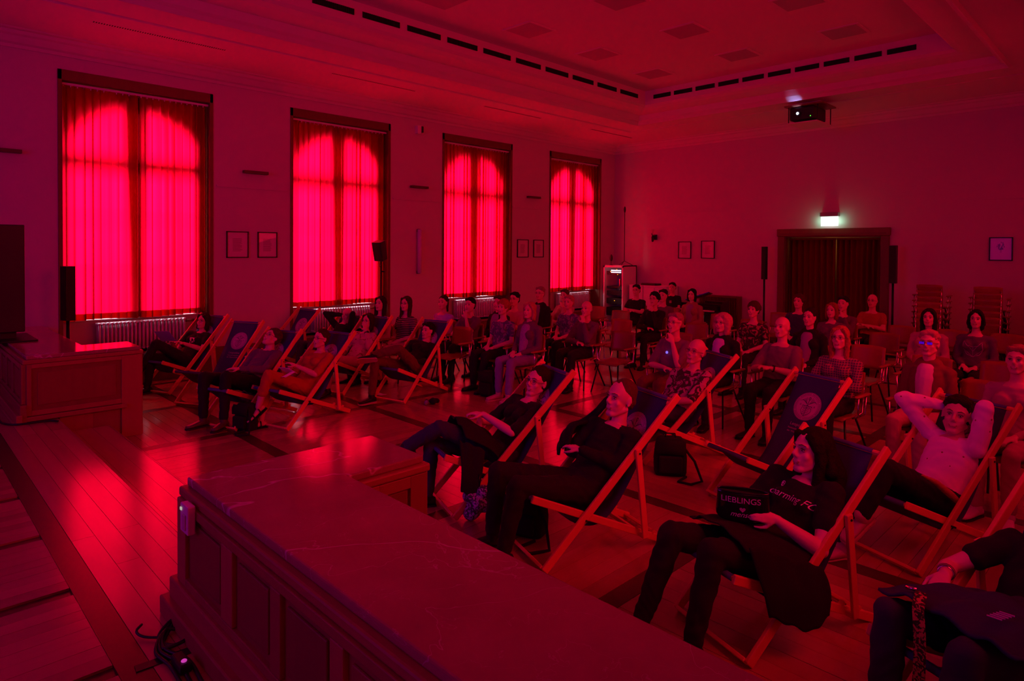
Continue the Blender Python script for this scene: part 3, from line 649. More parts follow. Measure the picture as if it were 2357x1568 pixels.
# chair frame in local axes: x = backwards (s), y = left-hand side (towards the camera is -y), z up
def emblem(root, sl):
    c = .30
    def mp(x, y, off): return sling_pt(-x, c-y, off)
    mb = MB(); rings = [(r_*.135/6) for r_ in range(7)]; vs = []; fs = []
    for r_ in rings[1:]:
        for k in range(28): a = 6.2832*k/28; vs.append(mp(r_*math.cos(a), r_*math.sin(a), .003))
    vs.append(mp(0, 0, .003))
    for i in range(5):
        for k in range(28): fs.append((i*28+k, i*28+(k+1) % 28, (i+1)*28+(k+1) % 28, (i+1)*28+k))
    for k in range(28): fs.append((6*28, k, (k+1) % 28))
    fs = [f[::-1] for f in fs]
    mb.add(vs, fs); ds = mb.build('emblem', m_disc, sl)
    mb = MB()
    def stroke(pts, w_=.0018):
        for (x0, y0), (x1, y1) in zip(pts, pts[1:]):
            dx, dy = x1-x0, y1-y0; l = math.hypot(dx, dy) or 1; nx, ny = -dy/l*w_, dx/l*w_
            mb.add([mp(x0+nx, y0+ny, .0045), mp(x0-nx, y0-ny, .0045), mp(x1-nx, y1-ny, .0045), mp(x1+nx, y1+ny, .0045)], [(0, 1, 2, 3)])
    for rr, w_ in ((.130, .001), (.106, .0009)): stroke([(rr*math.cos(a/20*3.1416), rr*math.sin(a/20*3.1416)) for a in range(41)], w_)
    for k in range(54):                             # lettering round the rim
        a = k*6.2832/54
        if k % 9 != 4: stroke([(.112*math.cos(a), .112*math.sin(a)), (.124*math.cos(a+.02), .124*math.sin(a+.02)), (.114*math.cos(a+.05), .114*math.sin(a+.05))], .0011)
    for s_ in (-1, 1):                              # raised wings, staff, ribbon and shield
        for q in range(6): stroke([(s_*.006, .02), (s_*(.02+.008*q), .035+.004*q), (s_*(.03+.011*q), .085-.009*q)], .0017)
        stroke([(0, .01), (s_*.02, .0), (s_*.042, .006), (s_*.05, -.004)], .003)
        stroke([(s_*.045, -.012), (s_*.05, -.045), (s_*.03, -.075), (0, -.095)], .002)
        for q in range(4): stroke([(s_*.006, -.02-.018*q), (s_*.022, -.028-.016*q), (s_*.03, -.018-.018*q)], .0016)
        stroke([(s_*.07, .0), (s_*.078, .008), (s_*.07, .016), (s_*.064, .008), (s_*.07, .0)], .0014)
    stroke([(0, .09), (0, -.09)], .0025); stroke([(-.045, -.012), (.045, -.012)], .002)
    stroke([(.012*math.cos(a), .075+.014*math.sin(a)) for a in [k*.7 for k in range(10)]], .002)
    mb.build('emblem_drawing', m_dline, sl)
LOGO_TXT = [('Leopoldina', .042, .50), ('Nationale Akademie', .024, .535), ('der Wissenschaften', .024, .565)]
def make_deckchair(x, y, a, ln, hz, label, logo=True):
    root = empty('deck_chair', (x, y, 0), R(a), label, 'deck chair', 'wooden deck chairs with navy canvas')
    LNHZ[:] = [ln, hz]
    S = lambda s, yy, z_: (s*ln, yy, z_*hz)
    for sd in (-1, 1):
        yy = sd*.2775
        MB().bar(S(0, yy, .018), S(1.075, yy, 1.045), .024, .055, (0, 1, 0)).build('back_rail', m_beech, root, bevel=.006)
        yi = sd*.238
        MB().bar(S(-.07, yi, .475), S(1.02, yi, .018), .024, .05, (0, 1, 0)).build('seat_rail', m_beech, root, bevel=.006)
        yo = sd*.303
        MB().bar(S(.712, yo, .72), S(.782, yo, .105), .022, .045, (0, 1, 0)).build('prop', m_beech, root, bevel=.005)
        for P in ((.72, .69), (.31, .295)):
            mb = MB(); mb.tube([S(P[0], sd*.262, P[1]), S(P[0], sd*.318, P[1])], .007, 8); mb.build('bolt', m_blackm, root)
    MB().bar(S(.0, -.2655, .03), S(.0, .2655, .03), .022, .045, (1, 0, 1)).build('foot_bar', m_beech, root, bevel=.004)
    MB().bar(S(.99, -.226, .035), S(.99, .226, .035), .022, .045, (1, 0, 1)).build('rear_bar', m_beech, root, bevel=.004)
    MB().bar(S(.782, -.292, .11), S(.782, .292, .11), .03, .024, (0, 0, 1)).build('prop_bar', m_beech, root, bevel=.004)
    MB().tube([S(1.04, -.2655, 1.01), S(1.04, .2655, 1.01)], .016, 10).build('top_bar', m_beech, root)
    MB().tube([S(-.05, -.226, .466), S(-.05, .226, .466)], .014, 10).build('front_bar', m_beech, root)
    mb = MB()
    for sd in (-1, 1):
        for q in range(3): mb.bar(S(.74+.07*q, sd*.238, .155-.03*q), S(.765+.07*q, sd*.238, .175-.03*q), .024, .018, (0, 1, 0))
    mb.build('notches', m_beech, root)
    W_ = .215; g = [[(p[0]*ln, -W_+2*W_*j/6, p[1]*hz) for j in range(7)] for p in SAG]
    sl = MB().sheet(g, -.0025).build('sling', m_sling, root, smooth=True)
    h = [[(ln*(1.04+.020*math.cos(t)), -W_+2*W_*j/2, hz*1.01+.020*math.sin(t)) for j in range(3)] for t in [R(-60+k*30) for k in range(9)]]
    MB().sheet(h, .002).build('top_hem', m_slingu, sl, smooth=True)
    h = [[(ln*-.05+.018*math.cos(t), -W_+2*W_*j/2, hz*.466+.018*math.sin(t)) for j in range(3)] for t in [R(40+k*30) for k in range(9)]]
    MB().sheet(h, .002).build('front_hem', m_slingu, sl, smooth=True)
    if logo:
        emblem(root, sl)
        mb = MB()
        for t_, sz, d in LOGO_TXT:
            vs, fs = text2d(t_, sz); mb.add([sling_pt(-vx, d-vy, .004) for vx, vy, _ in vs], [f[::-1] for f in fs])
        mb.build('lettering', m_disc, sl)
    return root
DECK = {
 'D1': (-10.12, 2.81, 112.9, 1, 1, 'deck chair at far left under the reclining lady with the booklet'),
 'D2': (-8.954, 2.93, 117.2, .98, .99, 'empty deck chair with round emblem behind the curly haired sleeper'),
 'D3': (-7.671, 2.784, 110.8, 1, 1, 'deck chair under the curly haired man in black trousers'),
 'D4': (-7.277, 3.243, 104.3, 1, .986, 'deck chair under the woman in the rust orange dress'),
 'D5': (-8.45, 4.62, 106., 1, 1, 'deck chair under the woman in the blotched pink blouse'),
 'D6': (-7.446, 4.97, 103.7, .993, 1, 'deck chair under the woman in black top with brown trousers'),
 'D7': (-10.351, 4.367, 101.5, 1, 1, 'empty deck chair with emblem in front of the second radiator'),
 'D8': (-9.75, 5.0, 106., .9, .9, 'deck chair with the dozing person, in front of the second radiator'),
 'D9': (-4.085, 3.25, 70.5, .986, 1.037, 'deck chair under the woman in black just beyond the foreground desk'),
 'D10': (-3.054, 3.15, 70.1, .994, 1.02, 'deck chair under the man in a black polo shirt'),
 'D11': (-3.80, 5.44, 62., .985, .99, 'deck chair under the old man in the leafy patterned shirt'),
 'D12': (-2.479, 4.985, 70.1, .96, .978, 'empty deck chair with large round emblem, right of centre'),
 'D13': (-1.704, 3.199, 69.75, .95, .945, 'deck chair under the young woman in the printed football shirt'),
 'D14': (-1.354, 4.873, 68.8, .98, .978, 'deck chair under the person in a white shirt, arms behind head'),
 'D15': (-.63, 3.0, 66., 1, 1, 'deck chair cut by the right edge of the picture at the bottom'),
}
for k, v in DECK.items(): make_deckchair(*v)

# ------------------------------------------------------------------ stackable chairs
def make_chair():
    t = empty('wooden_chair')
    g = []
    for i in range(9):
        v = i/8; yy = -.21+.42*v; row = []
        for j in range(9):
            u = j/8*2-1; w_ = .205*(1-.10*(v > .8)*(v-.8)*5)*(1-.12*(v < .15)*(.15-v)*6)
            z_ = .455-.018*math.cos(u*1.4)*math.sin(v*3.14)-.03*max(0, .12-v)*6*(1)+.012*v
            row.append((u*w_, yy, z_))
        g.append(row)
    MB().sheet(g, .014).build('seat', m_shell, t, smooth=True)
    g = []
    for i in range(7):
        v = i/6; row = []
        for j in range(9):
            u = j/8*2-1; w_ = .205*(1-.10*max(0, v-.75)*4*0)*(1-.05*(v < .1))
            row.append((u*w_, .215+.05*v-.045*(u*u)+.02, .575+.30*v-(.012*u*u*u*u*(v > .9))))
        g.append(row)
    MB().sheet(g, .012).build('backrest', m_shell, t, smooth=True)
    for sx in (-1, 1):
        MB().tube([(sx*.17, -.13, .44), (sx*.235, -.235, .0)], .011, 8).build('leg', m_blackm, t, smooth=True)
        MB().tube([(sx*.17, .10, .44), (sx*.235, .30, .0)], .011, 8).build('leg', m_blackm, t, smooth=True)
        MB().tube([(sx*.19, .05, .43), (sx*.20, .20, .45), (sx*.195, .245, .62), (sx*.19, .262, .80)], .010, 8).build('back_post', m_chrome, t, smooth=True)
        MB().tube([(sx*.20, -.02, .43), (sx*.265, -.04, .46), (sx*.27, -.06, .655)], .009, 8).build('arm_support', m_chrome, t, smooth=True)
        MB().tube([(sx*.20, .10, .43), (sx*.265, .12, .46), (sx*.27, .12, .655)], .009, 8).build('arm_support', m_chrome, t, smooth=True)
        mb = MB(); mb.cap((sx*.27, -.10, .665), (sx*.27, .17, .665), .026, .026, 12, 4, .55, (1, 0, 0)); mb.build('armrest', m_shell, t, smooth=True)
    MB().tube([(-.17, -.13, .435), (.17, -.13, .435)], .009, 6).build('cross_tube', m_blackm, t)
    MB().tube([(-.17, .10, .435), (.17, .10, .435)], .009, 6).build('cross_tube', m_blackm, t)
    return t
chair0 = make_chair(); used = [False]
def place_chair(x, y, rz, label, group='wooden hall chairs in rows', z=0):
    o = chair0 if not used[0] else copy_tree(chair0); used[0] = True
    o.location = (x, y, z); o.rotation_euler = (0, 0, rz); tag(o, label, 'chair', group); return o

# ------------------------------------------------------------------ people
PENDING = []          # (object, voxel, smooth iterations) remeshed together at the end
def soft(mb, name, m, parent, vox, it=4):
    o = mb.build(name, m, parent, smooth=True)
    r = o.modifiers.new('r', 'REMESH'); r.mode = 'VOXEL'; r.voxel_size = vox; r.use_smooth_shade = True
    sm = o.modifiers.new('s', 'SMOOTH'); sm.factor = .5; sm.iterations = it
    PENDING.append(o); return o
def bake_people():
    dg = bpy.context.evaluated_depsgraph_get(); new = []
    for o in PENDING: new.append(bpy.data.meshes.new_from_object(o.evaluated_get(dg)))
    for o, me in zip(PENDING, new):
        m = o.data.materials[0]; old = o.data; o.modifiers.clear(); o.data = me; me.name = o.name
        me.materials.clear(); me.materials.append(m); bpy.data.meshes.remove(old)
        me.polygons.foreach_set('use_smooth', [True]*len(me.polygons))
SCREEN = Vector((-5.2, -4.0, 2.6))
V = Vector
REC = dict(hip=(.50, 0, .365), neck=(.79, 0, .80), head=(.82, 0, .965), shL=(.75, .175, .75), shR=(.75, -.175, .75), elL=(.55, .24, .50), elR=(.55, -.24, .50),
           wrL=(.32, .09, .60), wrR=(.30, -.09, .57), knL=(-.08, .12, .54), knR=(-.08, -.12, .54), anL=(-.14, .12, .10), anR=(-.14, -.12, .10))
SIT = dict(hip=(.08, 0, .535), neck=(.15, 0, 1.03), head=(.13, 0, 1.20), shL=(.15, .165, .94), shR=(.15, -.165, .94), elL=(.10, .215, .70), elR=(.10, -.215, .70),
           wrL=(-.13, .07, .63), wrR=(-.12, -.07, .64), knL=(-.37, .11, .535), knR=(-.37, -.11, .535), anL=(-.41, .11, .09), anR=(-.38, -.11, .09))
ARMS = {
 'lap': {}, 'crossed': dict(elL=(.0, .23, .73), elR=(.0, -.23, .73), wrL=(-.13, -.06, .80), wrR=(-.15, .07, .77)),
 'chin': dict(elL=(-.10, .20, .74), wrL=(-.02, .06, 1.02), elR=(-.06, -.20, .70), wrR=(-.14, .05, .70)),
 'clasp': dict(elL=(-.04, .24, .72), elR=(-.04, -.24, .72), wrL=(-.22, .05, .78), wrR=(-.22, -.05, .78)),
 'hips': dict(elL=(.12, .27, .72), elR=(.12, -.27, .72), wrL=(-.04, .14, .66), wrR=(-.04, -.14, .66)),
}
HAIRC = {}
def hairmat(c):
    k = 'hair_%d_%d_%d' % tuple(int(q*100) for q in c)
    return mat(k, tuple(q*(.55 if c[0] < .28 else 1) for q in c), .75, bump=.7, bscale=110, var=.35, vscale=40, spec=.15)
def person(desc, x, y, a, pose='sit', over=None, arms='lap', zh=1.2, hair='short', hc=(.05, .03, .02), top=('tee', None), trs=None, skin=None, fem=False,
           glasses=False, vox=.012, shoe=None, group=None, look=None, legs='full', belly=0, bulk=1.0, sole=None, face_up=0, hands=True, shoes='shoe', yawoff=0, inner=None, hsc=1.0):
    skin = skin or m_skin; trs = trs or MATS['trousers_black']; topk, topm = top; topm = topm or MATS['cloth_black']; shoe = shoe or MATS['shoe_black']
    ar = R(a); u = V((math.cos(ar), math.sin(ar), 0)); l = V((math.sin(ar), -math.cos(ar), 0)); O = V((x, y, 0))
    J = dict(REC if pose == 'rec' else SIT)
    bulk = bulk*(.93 if fem else 1)
    if pose == 'sit': J.update(ARMS[arms])
    if pose == 'sit':
        f = (zh-.54)/(1.20-.54)
        for k in J:
            if k[:2] in ('ne', 'he', 'sh', 'el', 'wr'): s_, t_, z_ = J[k]; J[k] = (s_, t_, .54+(z_-.54)*f)
    if over:
        J.update(over)
    root = empty('person', (x, y, 0), 0, desc, 'person', group)
    W = {k: u*v[0]+l*v[1]+V((0, 0, v[2])) for k, v in J.items()}
    # keep bones at human lengths
    sc = 1.0
    def fixlen(p, q, Lm):
        d = W[q]-W[p]
        if d.length > Lm: W[q] = W[p]+d.normalized()*Lm
    for s_ in 'LR':
        lat = 1 if s_ == 'L' else -1
        W['hp'+s_] = W['hip']+l*lat*.085
        fixlen('sh'+s_, 'el'+s_, .33); fixlen('el'+s_, 'wr'+s_, .28)
    spine = (W['neck']-W['hip']); sl_ = spine.length; sd = spine.normalized()
    lat_ = ((W['shL']-W['shR']).normalized()+l).normalized(); fd = lat_.cross(sd).normalized()
    if fd.dot(-u) < 0 and fd.dot(V((0, 0, 1))) < 0: fd = -fd
    if fd.dot(-u*.7+V((0, 0, .7 if pose == 'rec' else 0))) < 0: fd = -fd
    lat_ = sd.cross(fd); lat_ = lat_ if lat_.dot(l) > 0 else -lat_
    bk = (-fd)*(.05 if pose == 'rec' else .02)
    def sp(t): return W['hip']*(1-t)+W['neck']*t+bk*4*t*(1-t)*.6
    B = bulk
    prof = [(-.20, .10, .09), (-.12, .155, .115), (.0, .172, .125), (.18, .160, .118+belly), (.38, .142 if fem else .152, .106+belly), (.60, .148 if fem else .162, .112+belly*.4), (.80, .142, .104), (.90, .125, .085), (.97, .075, .062)]
    def torso(mb, inf=0, t0=-.3, t1=2):
        secs = [(sp(t), lat_, fd, w_*B+inf, d_*B+inf) for t, w_, d_ in prof if t0 <= t <= t1]
        mb.loft(secs, 18, 2.35)
        for s_ in 'LR': mb.cap(sp(.86), W['sh'+s_], .062+inf, .052+inf)
        if fem and t1 > .6:
            for q in (-1, 1): mb.ell(sp(.66)+lat_*q*.07+fd*.085, lat_, sd, fd, (.062+inf, .062+inf, .055+inf), 10, 7)
    body = MB(); torso(body)
    # ----- head
    hd = W['head']; tgt = (look or SCREEN)-(O+hd); F = tgt.normalized()
    if yawoff: F = Matrix.Rotation(R(yawoff), 3, 'Z') @ F
    U = (V((0, 0, 1))*1.0+u*(.35 if pose == 'rec' else .03)); 
    if face_up: F = (F+V((0, 0, face_up))).normalized()
    U = (U-F*U.dot(F)).normalized(); S = U.cross(F)      # S: towards the person's left
    hk = (.97 if fem else 1.02)*hsc
    def hp(s_, f_, u_): return hd+(S*s_+F*f_+U*u_)*hk
    body.cap(W['neck']-sd*.02, hp(0, -.022, -.055), .056 if not fem else .049, .053 if not fem else .047)
    body.cap(sp(.9), W['neck'], .07, .055)
    body.ell(hp(0, -.012, .032), S, F, U, (.075*hk, .096*hk, .092*hk), 20, 14)
    body.ell(hp(0, .024, -.040), S, F, U, (.056*hk, .066*hk, .070*hk), 18, 12)
    body.cap(hp(-.012, .066, -.098), hp(.012, .066, -.098), .020*hk, .020*hk)
    for q in (-1, 1):
        body.cap(hp(q*.052, -.01, -.055), hp(q*.018, .056, -.098), .019*hk, .018*hk)     # jaw line
        body.ell(hp(q*.036, .056, -.026), S, F, U, (.024, .024, .026), 10, 7)             # cheek
        body.cap(hp(q*.012, .084, .031), hp(q*.045, .068, .028), .0105, .009)             # brow
        body.cap(hp(q*.009, .096, -.030), hp(q*.010, .090, -.030), .0085, .008)          # nostril wing
        e = [(0, .005, .022), (0, -.004, .030), (0, -.014, .020), (0, -.014, .0), (0, -.006, -.022), (0, .003, -.030)]
        body.ell(hp(q*.077, -.008, -.004), (S*.45*q-F*.9).normalized(), S*q, U, (.019, .008, .031), 12, 8)
        body.cap(hp(q*.080, -.014, .022), hp(q*.083, -.020, .002), .006, .006); body.cap(hp(q*.078, .0, -.026), hp(q*.080, -.004, -.03), .008, .007)
    body.cap(hp(0, .083, .020), hp(0, .106, -.018), .0095, .0125); body.cap(hp(0, .106, -.018), hp(0, .100, -.027), .0125, .010)
    body.cap(hp(-.016, .086, -.056), hp(.016, .086, -.056), .0075, .0075); body.cap(hp(-.014, .084, -.067), hp(.014, .084, -.067), .0085, .0085)
    # ----- arms and hands
    sleeve = MB(); 
    for s_ in 'LR':
        q = 1 if s_ == 'L' else -1; sh, el, wr = W['sh'+s_], W['el'+s_], W['wr'+s_]
        body.cap(sh, sh*.5+el*.5, .050*B, .044*B); body.cap(sh*.5+el*.5, el, .044*B, .036*B)
        m_ = el*.7+wr*.3; body.cap(el, m_, .038*B, .040*B); body.cap(m_, wr, .040*B, .025)
        if hands:
            d = (wr-el).normalized(); down = V((0, 0, -1))
            if over and ('hd'+s_) in over: dd = over['hd'+s_]; d = (u*dd[0]+l*dd[1]+V((0, 0, dd[2]))).normalized()
            pn = (down-d*down.dot(d)); pn = pn.normalized() if pn.length > .2 else (l*-q)
            if over and ('pn'+s_) in over: dd = over['pn'+s_]; pn = u*dd[0]+l*dd[1]+V((0, 0, dd[2])); pn = (pn-d*pn.dot(d)).normalized()
            sd2 = d.cross(pn)*(q); hs = .92 if fem else 1.0           # sd2 points to the thumb side
            palm_e = []
            for kf, o_ in enumerate((.030, .010, -.010, -.028)):
                base = wr+d*.010+sd2*o_*.5; kn = wr+(d*(.088-.006*abs(kf-1))+sd2*o_)*hs; palm_e.append(kn)
                body.cap(base, kn, .0145, .012, 8, 3)
            body.cap(wr-d*.015, wr+d*.05, .026, .028, 10, 3, .6, sd2)
            for kf, (kn, fl) in enumerate(zip(palm_e, (.072, .082, .076, .060))):
                cur = .42+.07*kf; dirn = d.copy(); p = kn
                for seg, fr_ in enumerate((.45, .32, .23)):
                    ang = cur*(.55+.5*seg); dirn = (d*math.cos(ang*(seg+1)*.62)+pn*math.sin(ang*(seg+1)*.62)+sd2*(.06-.04*kf)).normalized()
                    p2 = p+dirn*fl*fr_*hs; body.cap(p, p2, .0092-.0008*seg, .0085-.0008*seg, 8, 3); p = p2
            th0 = wr+d*.022+sd2*.022; th1 = th0+(d*.55+sd2*.7+pn*.35).normalized()*.042; th2 = th1+(d*.85+sd2*.25+pn*.35).normalized()*.030; th3 = th2+(d*.95+pn*.3).normalized()*.024
            body.cap(th0, th1, .015, .012, 8, 3); body.cap(th1, th2, .0115, .010, 8, 3); body.cap(th2, th3, .0098, .0085, 8, 3)
        if topk == 'tee': sleeve.cap(sh, sh*.45+el*.55, .064*B, .060*B)
        if topk == 'half': sleeve.cap(sh, sh*.12+el*.88, .064*B, .056*B)
        if topk in ('long', 'jacket'):
            g_ = .003 if topk == 'jacket' else .0
            sleeve.cap(sh, el, .062*B+g_, .050*B+g_); sleeve.cap(el, el*.06+wr*.94, .052*B+g_, .036*B+g_)
    # ----- legs
    trou = MB(); pel = [(sp(t), lat_, fd, w_*B+.012, d_*B+.012) for t, w_, d_ in prof if t <= .2]
    trou.loft(pel, 18, 2.3)
    for s_ in 'LR':
        kn, an, h_ = W['kn'+s_], W['an'+s_], W['hp'+s_]
        body.cap(h_, kn, .080, .052); c1 = kn*.68+an*.32; body.cap(kn, c1, .050, .054); body.cap(c1, an, .054, .034)
        md = h_*.5+kn*.5; trou.cap(h_, md, .098*B, .086*B); trou.cap(md, kn, .086*B, .066*B)
        e_ = {'full': .93, 'calf': .55, 'knee': .12}[legs]; en = kn*(1-e_)+an*e_
        trou.cap(kn, kn*.65+en*.35, .066*B, .064); trou.cap(kn*.65+en*.35, en, .064, .052 if legs == 'full' else .062)
    # ----- feet
    for s_ in 'LR':
        an, kn = W['an'+s_], W['kn'+s_]; q = 1 if s_ == 'L' else -1
        key = 'ft'+s_
        if over and key in over: dd = over[key]; td = (u*dd[0]+l*dd[1]+V((0, 0, dd[2]))).normalized()
        else: td = (-u+l*q*.22).normalized()
        un = (kn-an).normalized(); un = (un-td*un.dot(td)).normalized()
        if an.z < .16: td = V((td.x, td.y, 0)).normalized(); un = V((0, 0, 1))
        rt2 = td.cross(un); h0 = min(.075, an.z-.006) if an.z < .16 else .075
        def foot(mb, inf, flat):
            secs = []
            for t, w_, h_ in ((-.066, .022, .045), (-.045, .031, .060), (.0, .034, .068), (.05, .038, .056), (.10, .043, .042), (.145, .044, .032), (.178, .036, .026), (.195, .020, .020)):
                c = an+td*t-un*(h0-h_*.5*(h0/.075)); secs.append((c, rt2, un, w_+inf, h_*.5+inf))
            mb.loft(secs, 14, 2.4)
        foot(body, -.004, 0)
        if shoes != 'bare':
            mb = MB(); foot(mb, .004, 0); mb.cap(an+un*.01, an-un*.02, .044, .046)
            so = mb.build('shoe', shoe, root, smooth=True)
            mb = MB(); g = []
            for k_, (t, w_) in enumerate(((-.072, .024), (-.05, .036), (.0, .037), (.05, .041), (.10, .048), (.15, .049), (.185, .040), (.203, .022))):
                g.append([an+td*t-un*(h0+.004)+rt2*(w_*j) for j in (-1, 0, 1)])
            mb.sheet([[tuple(p) for p in r_] for r_ in g], .018 if un.z > .5 else .018); mb.build('sole', sole or MATS['sole_dark'], so)
        else:
            mb = MB(); g = [[an+td*t-un*(h0+.006)+rt2*(w_*j) for j in (-1, 0, 1)] for t, w_ in ((-.07, .024), (0, .036), (.1, .046), (.18, .038), (.2, .02))]
            mb.sheet([[tuple(p) for p in r_] for r_ in g], .012); so = mb.build('sandal', shoe, root)
            mb = MB()
            for t, hh in ((.105, .050), (.02, .078)): mb.tube([an+td*t-un*h0+rt2*.048, an+td*t-un*(h0-hh*.8)+rt2*.036, an+td*t-un*(h0-hh), an+td*t-un*(h0-hh*.8)-rt2*.036, an+td*t-un*h0-rt2*.048], .007, 6)
            mb.build('strap', shoe, so, smooth=True)
    bo = soft(body, 'body', skin, root, vox)
    soft(trou, 'trousers', trs, root, max(vox*1.15, .010))
    sv = max(vox*1.15, .009); top_ = MB(); torso(top_, .010 if topk != 'jacket' else .013, -.05 if topk != 'jacket' else -.12, .92); top_.v += []
    n0 = len(top_.v); top_.v += sleeve.v; top_.f += [tuple(i+n0 for i in f_) for f_ in sleeve.f]
    if topk == 'jacket': top_.cap(sp(.93)-lat_*.05, sp(.93)+lat_*.05, .075, .075)
    if topk in ('none',): pass
    soft(top_, {'tee': 't_shirt', 'half': 'shirt', 'long': 'shirt', 'jacket': 'jacket', 'none': 'sleeveless_top'}[topk], topm, root, sv)
    if topk == 'jacket':                             # inner shirt shows between the lapels
        mb = MB(); mb.loft([(sp(t)+fd*.036, lat_, fd, w_, d_+.012) for t, w_, d_ in ((.10, .06, .128), (.4, .085, .122), (.7, .10, .118), (.88, .085, .090), (.96, .055, .060))], 14)
        soft(mb, 'shirt_front', inner or MATS['cloth_mauve'], root, sv)
    # ----- eyes, lips, brows, spectacles
    for q in (-1, 1):
        e = MB().ell(hp(q*.031, .0725, .006), S, F, U, (.0125, .0125, .010), 12, 8).build('eye', m_eye, root, smooth=True)
        MB().ell(hp(q*.031, .0835, .006), S, F, U, (.0052, .003, .0052), 10, 6).build('iris', m_iris, e, smooth=True)
        mb = MB(); mb.tube([hp(q*.014, .0955, .030), hp(q*.032, .089, .036), hp(q*.049, .073, .030)], [.0020, .0028, .0012], 6); mb.build('eyebrow', hairmat(hc), root, smooth=True)
        mb = MB(); mb.tube([hp(q*.018, .0815, .012), hp(q*.031, .0865, .0165), hp(q*.045, .076, .011)], .0022, 5); mb.build('eyelid', hairmat((.03, .02, .02)), root, smooth=True)
    mb = MB(); mb.cap(hp(-.019, .0865, -.0585), hp(.019, .0865, -.0585), .0062, .0062, 8, 3, .6); mb.cap(hp(-.014, .0865, -.0655), hp(.014, .0865, -.0655), .0068, .0068, 8, 3, .7)
    mb.build('lips', m_lip, root, smooth=True)
    if glasses:
        mb = MB()
        for q in (-1, 1):
            ring_ = [hp(q*.033+.024*math.cos(t), .100-.006*abs(math.cos(t)*(1 if math.cos(t)*q > 0 else 0))*2, .004+.017*math.sin(t)) for t in [k*math.pi/8 for k in range(17)]]
            mb.tube(ring_, .0012, 5, False); mb.tube([hp(q*.057, .094, .008), hp(q*.080, .0, .008)], .0018, 5)
        mb.tube([hp(-.010, .102, .006), hp(.010, .102, .006)], .0016, 5); gm = mb.build('glasses', m_glassf, root)
    # ----- hair
    if hair != 'bald0':
        hk0 = hk; hk = hk/hsc; hm = hairmat(hc); mb = MB(); rr = random.Random(len(desc)*7+int(x*10))
        def capc(g=0): mb.ell(hp(0, -.030, .050), S, F, U, (.080+g, .096+g, .088+g), 20, 12)
        if hair == 'thin':
            mb.ell(hp(0, -.023, .044), S, F, U, (.0800, .095, .093), 20, 12); mb.ell(hp(0, -.046, -.005), S, F, U, (.080, .064, .064), 16, 10)
        elif hair == 'bald':
            mb.ell(hp(0, -.050, -.002), S, F, U, (.081, .062, .048), 16, 10)
        else:
            capc(.012 if hair in ('curly',) else .003)
            mb.ell(hp(0, -.050, -.005), S, F, U, (.081, .066, .070), 16, 10)
        if hair in ('short', 'quiff'):
            mb.cap(hp(-.045, .045, .092), hp(.045, .045, .092), .026, .026)
        if hair in ('bob', 'long', 'volume'):
            dn = {'bob': -.11, 'long': -.24, 'volume': -.12}[hair]; rw = .040 if hair == 'volume' else .030
            for q in (-1, 1):
                mb.cap(hp(q*.068, .012, .060), hp(q*.078, -.005, -.04), rw-.006, rw); mb.cap(hp(q*.078, -.005, -.04), hp(q*.072, .004, dn), rw, rw*.75)
                mb.cap(hp(q*.05, .05, .085), hp(q*.075, .025, .02), .024, .018)
            mb.cap(hp(0, -.075, .04), hp(0, -.070, dn), .066, .058); mb.cap(hp(-.045, -.05, -.02), hp(-.05, -.05, dn), .045, .035); mb.cap(hp(.045, -.05, -.02), hp(.05, -.05, dn), .045, .035)
            if hair == 'volume': mb.ell(hp(0, -.035, .03), S, F, U, (.118, .105, .115), 18, 11)
        if hair in ('short', 'quiff', 'curly'):
            for k in range(34):                       # uneven hairline and crown
                th = rr.uniform(0, 6.28); e_ = rr.uniform(.15, 1.3); cx, cy2, cz = math.cos(th)*math.cos(e_), math.sin(th)*math.cos(e_), math.sin(e_)
                if cy2 > .35 and cz < .70: continue
                mb.ell(hp(.078*cx, -.028+.094*cy2, .045+.088*cz), S, F, U, (.020, .024, .012), 8, 6)
            for k in range(9 if hair != 'curly' else 0):
                q = -1+2*k/8; mb.cap(hp(q*.055, .046-.02*q*q, .092-.012*q*q), hp(q*.066+rr.uniform(-.012, .012), .066-.030*q*q, .072-.03*q*q+rr.uniform(-.008, .006)), .013, .006, 8, 3)
        if hair == 'curly':
            for k in range(70):
                th = rr.uniform(0, 6.28); ph = rr.uniform(-.35, 1.5); cx, cy2, cz = math.cos(th)*math.cos(ph), math.sin(th)*math.cos(ph), math.sin(ph)
                if cy2 > .55 and cz < .62: continue
                mb.ell(hp(.092*cx, -.030+.098*cy2, .035+.098*cz), S, F, U, (.019, .019, .019), 7, 5)
        if hair in ('bun', 'ponytail'):
            mb.ell(hp(0, -.128, .06), S, F, U, (.034, .032, .034), 10, 8)
            if hair == 'ponytail': mb.cap(hp(0, -.15, .05), hp(.02, -.15, -.14), .030, .018)
        hk = hk0; mb.v = [tuple(hd+(V(v_)-hd)*hsc) for v_ in mb.v]
        soft(mb, 'hair', hm, root, max(.008, min(vox, .010)), 3)
    return root, W, dict(S=S, F=F, U=U, hp=hp, sp=sp, lat=lat_, fd=fd, sd=sd, O=O, u=u, l=l)

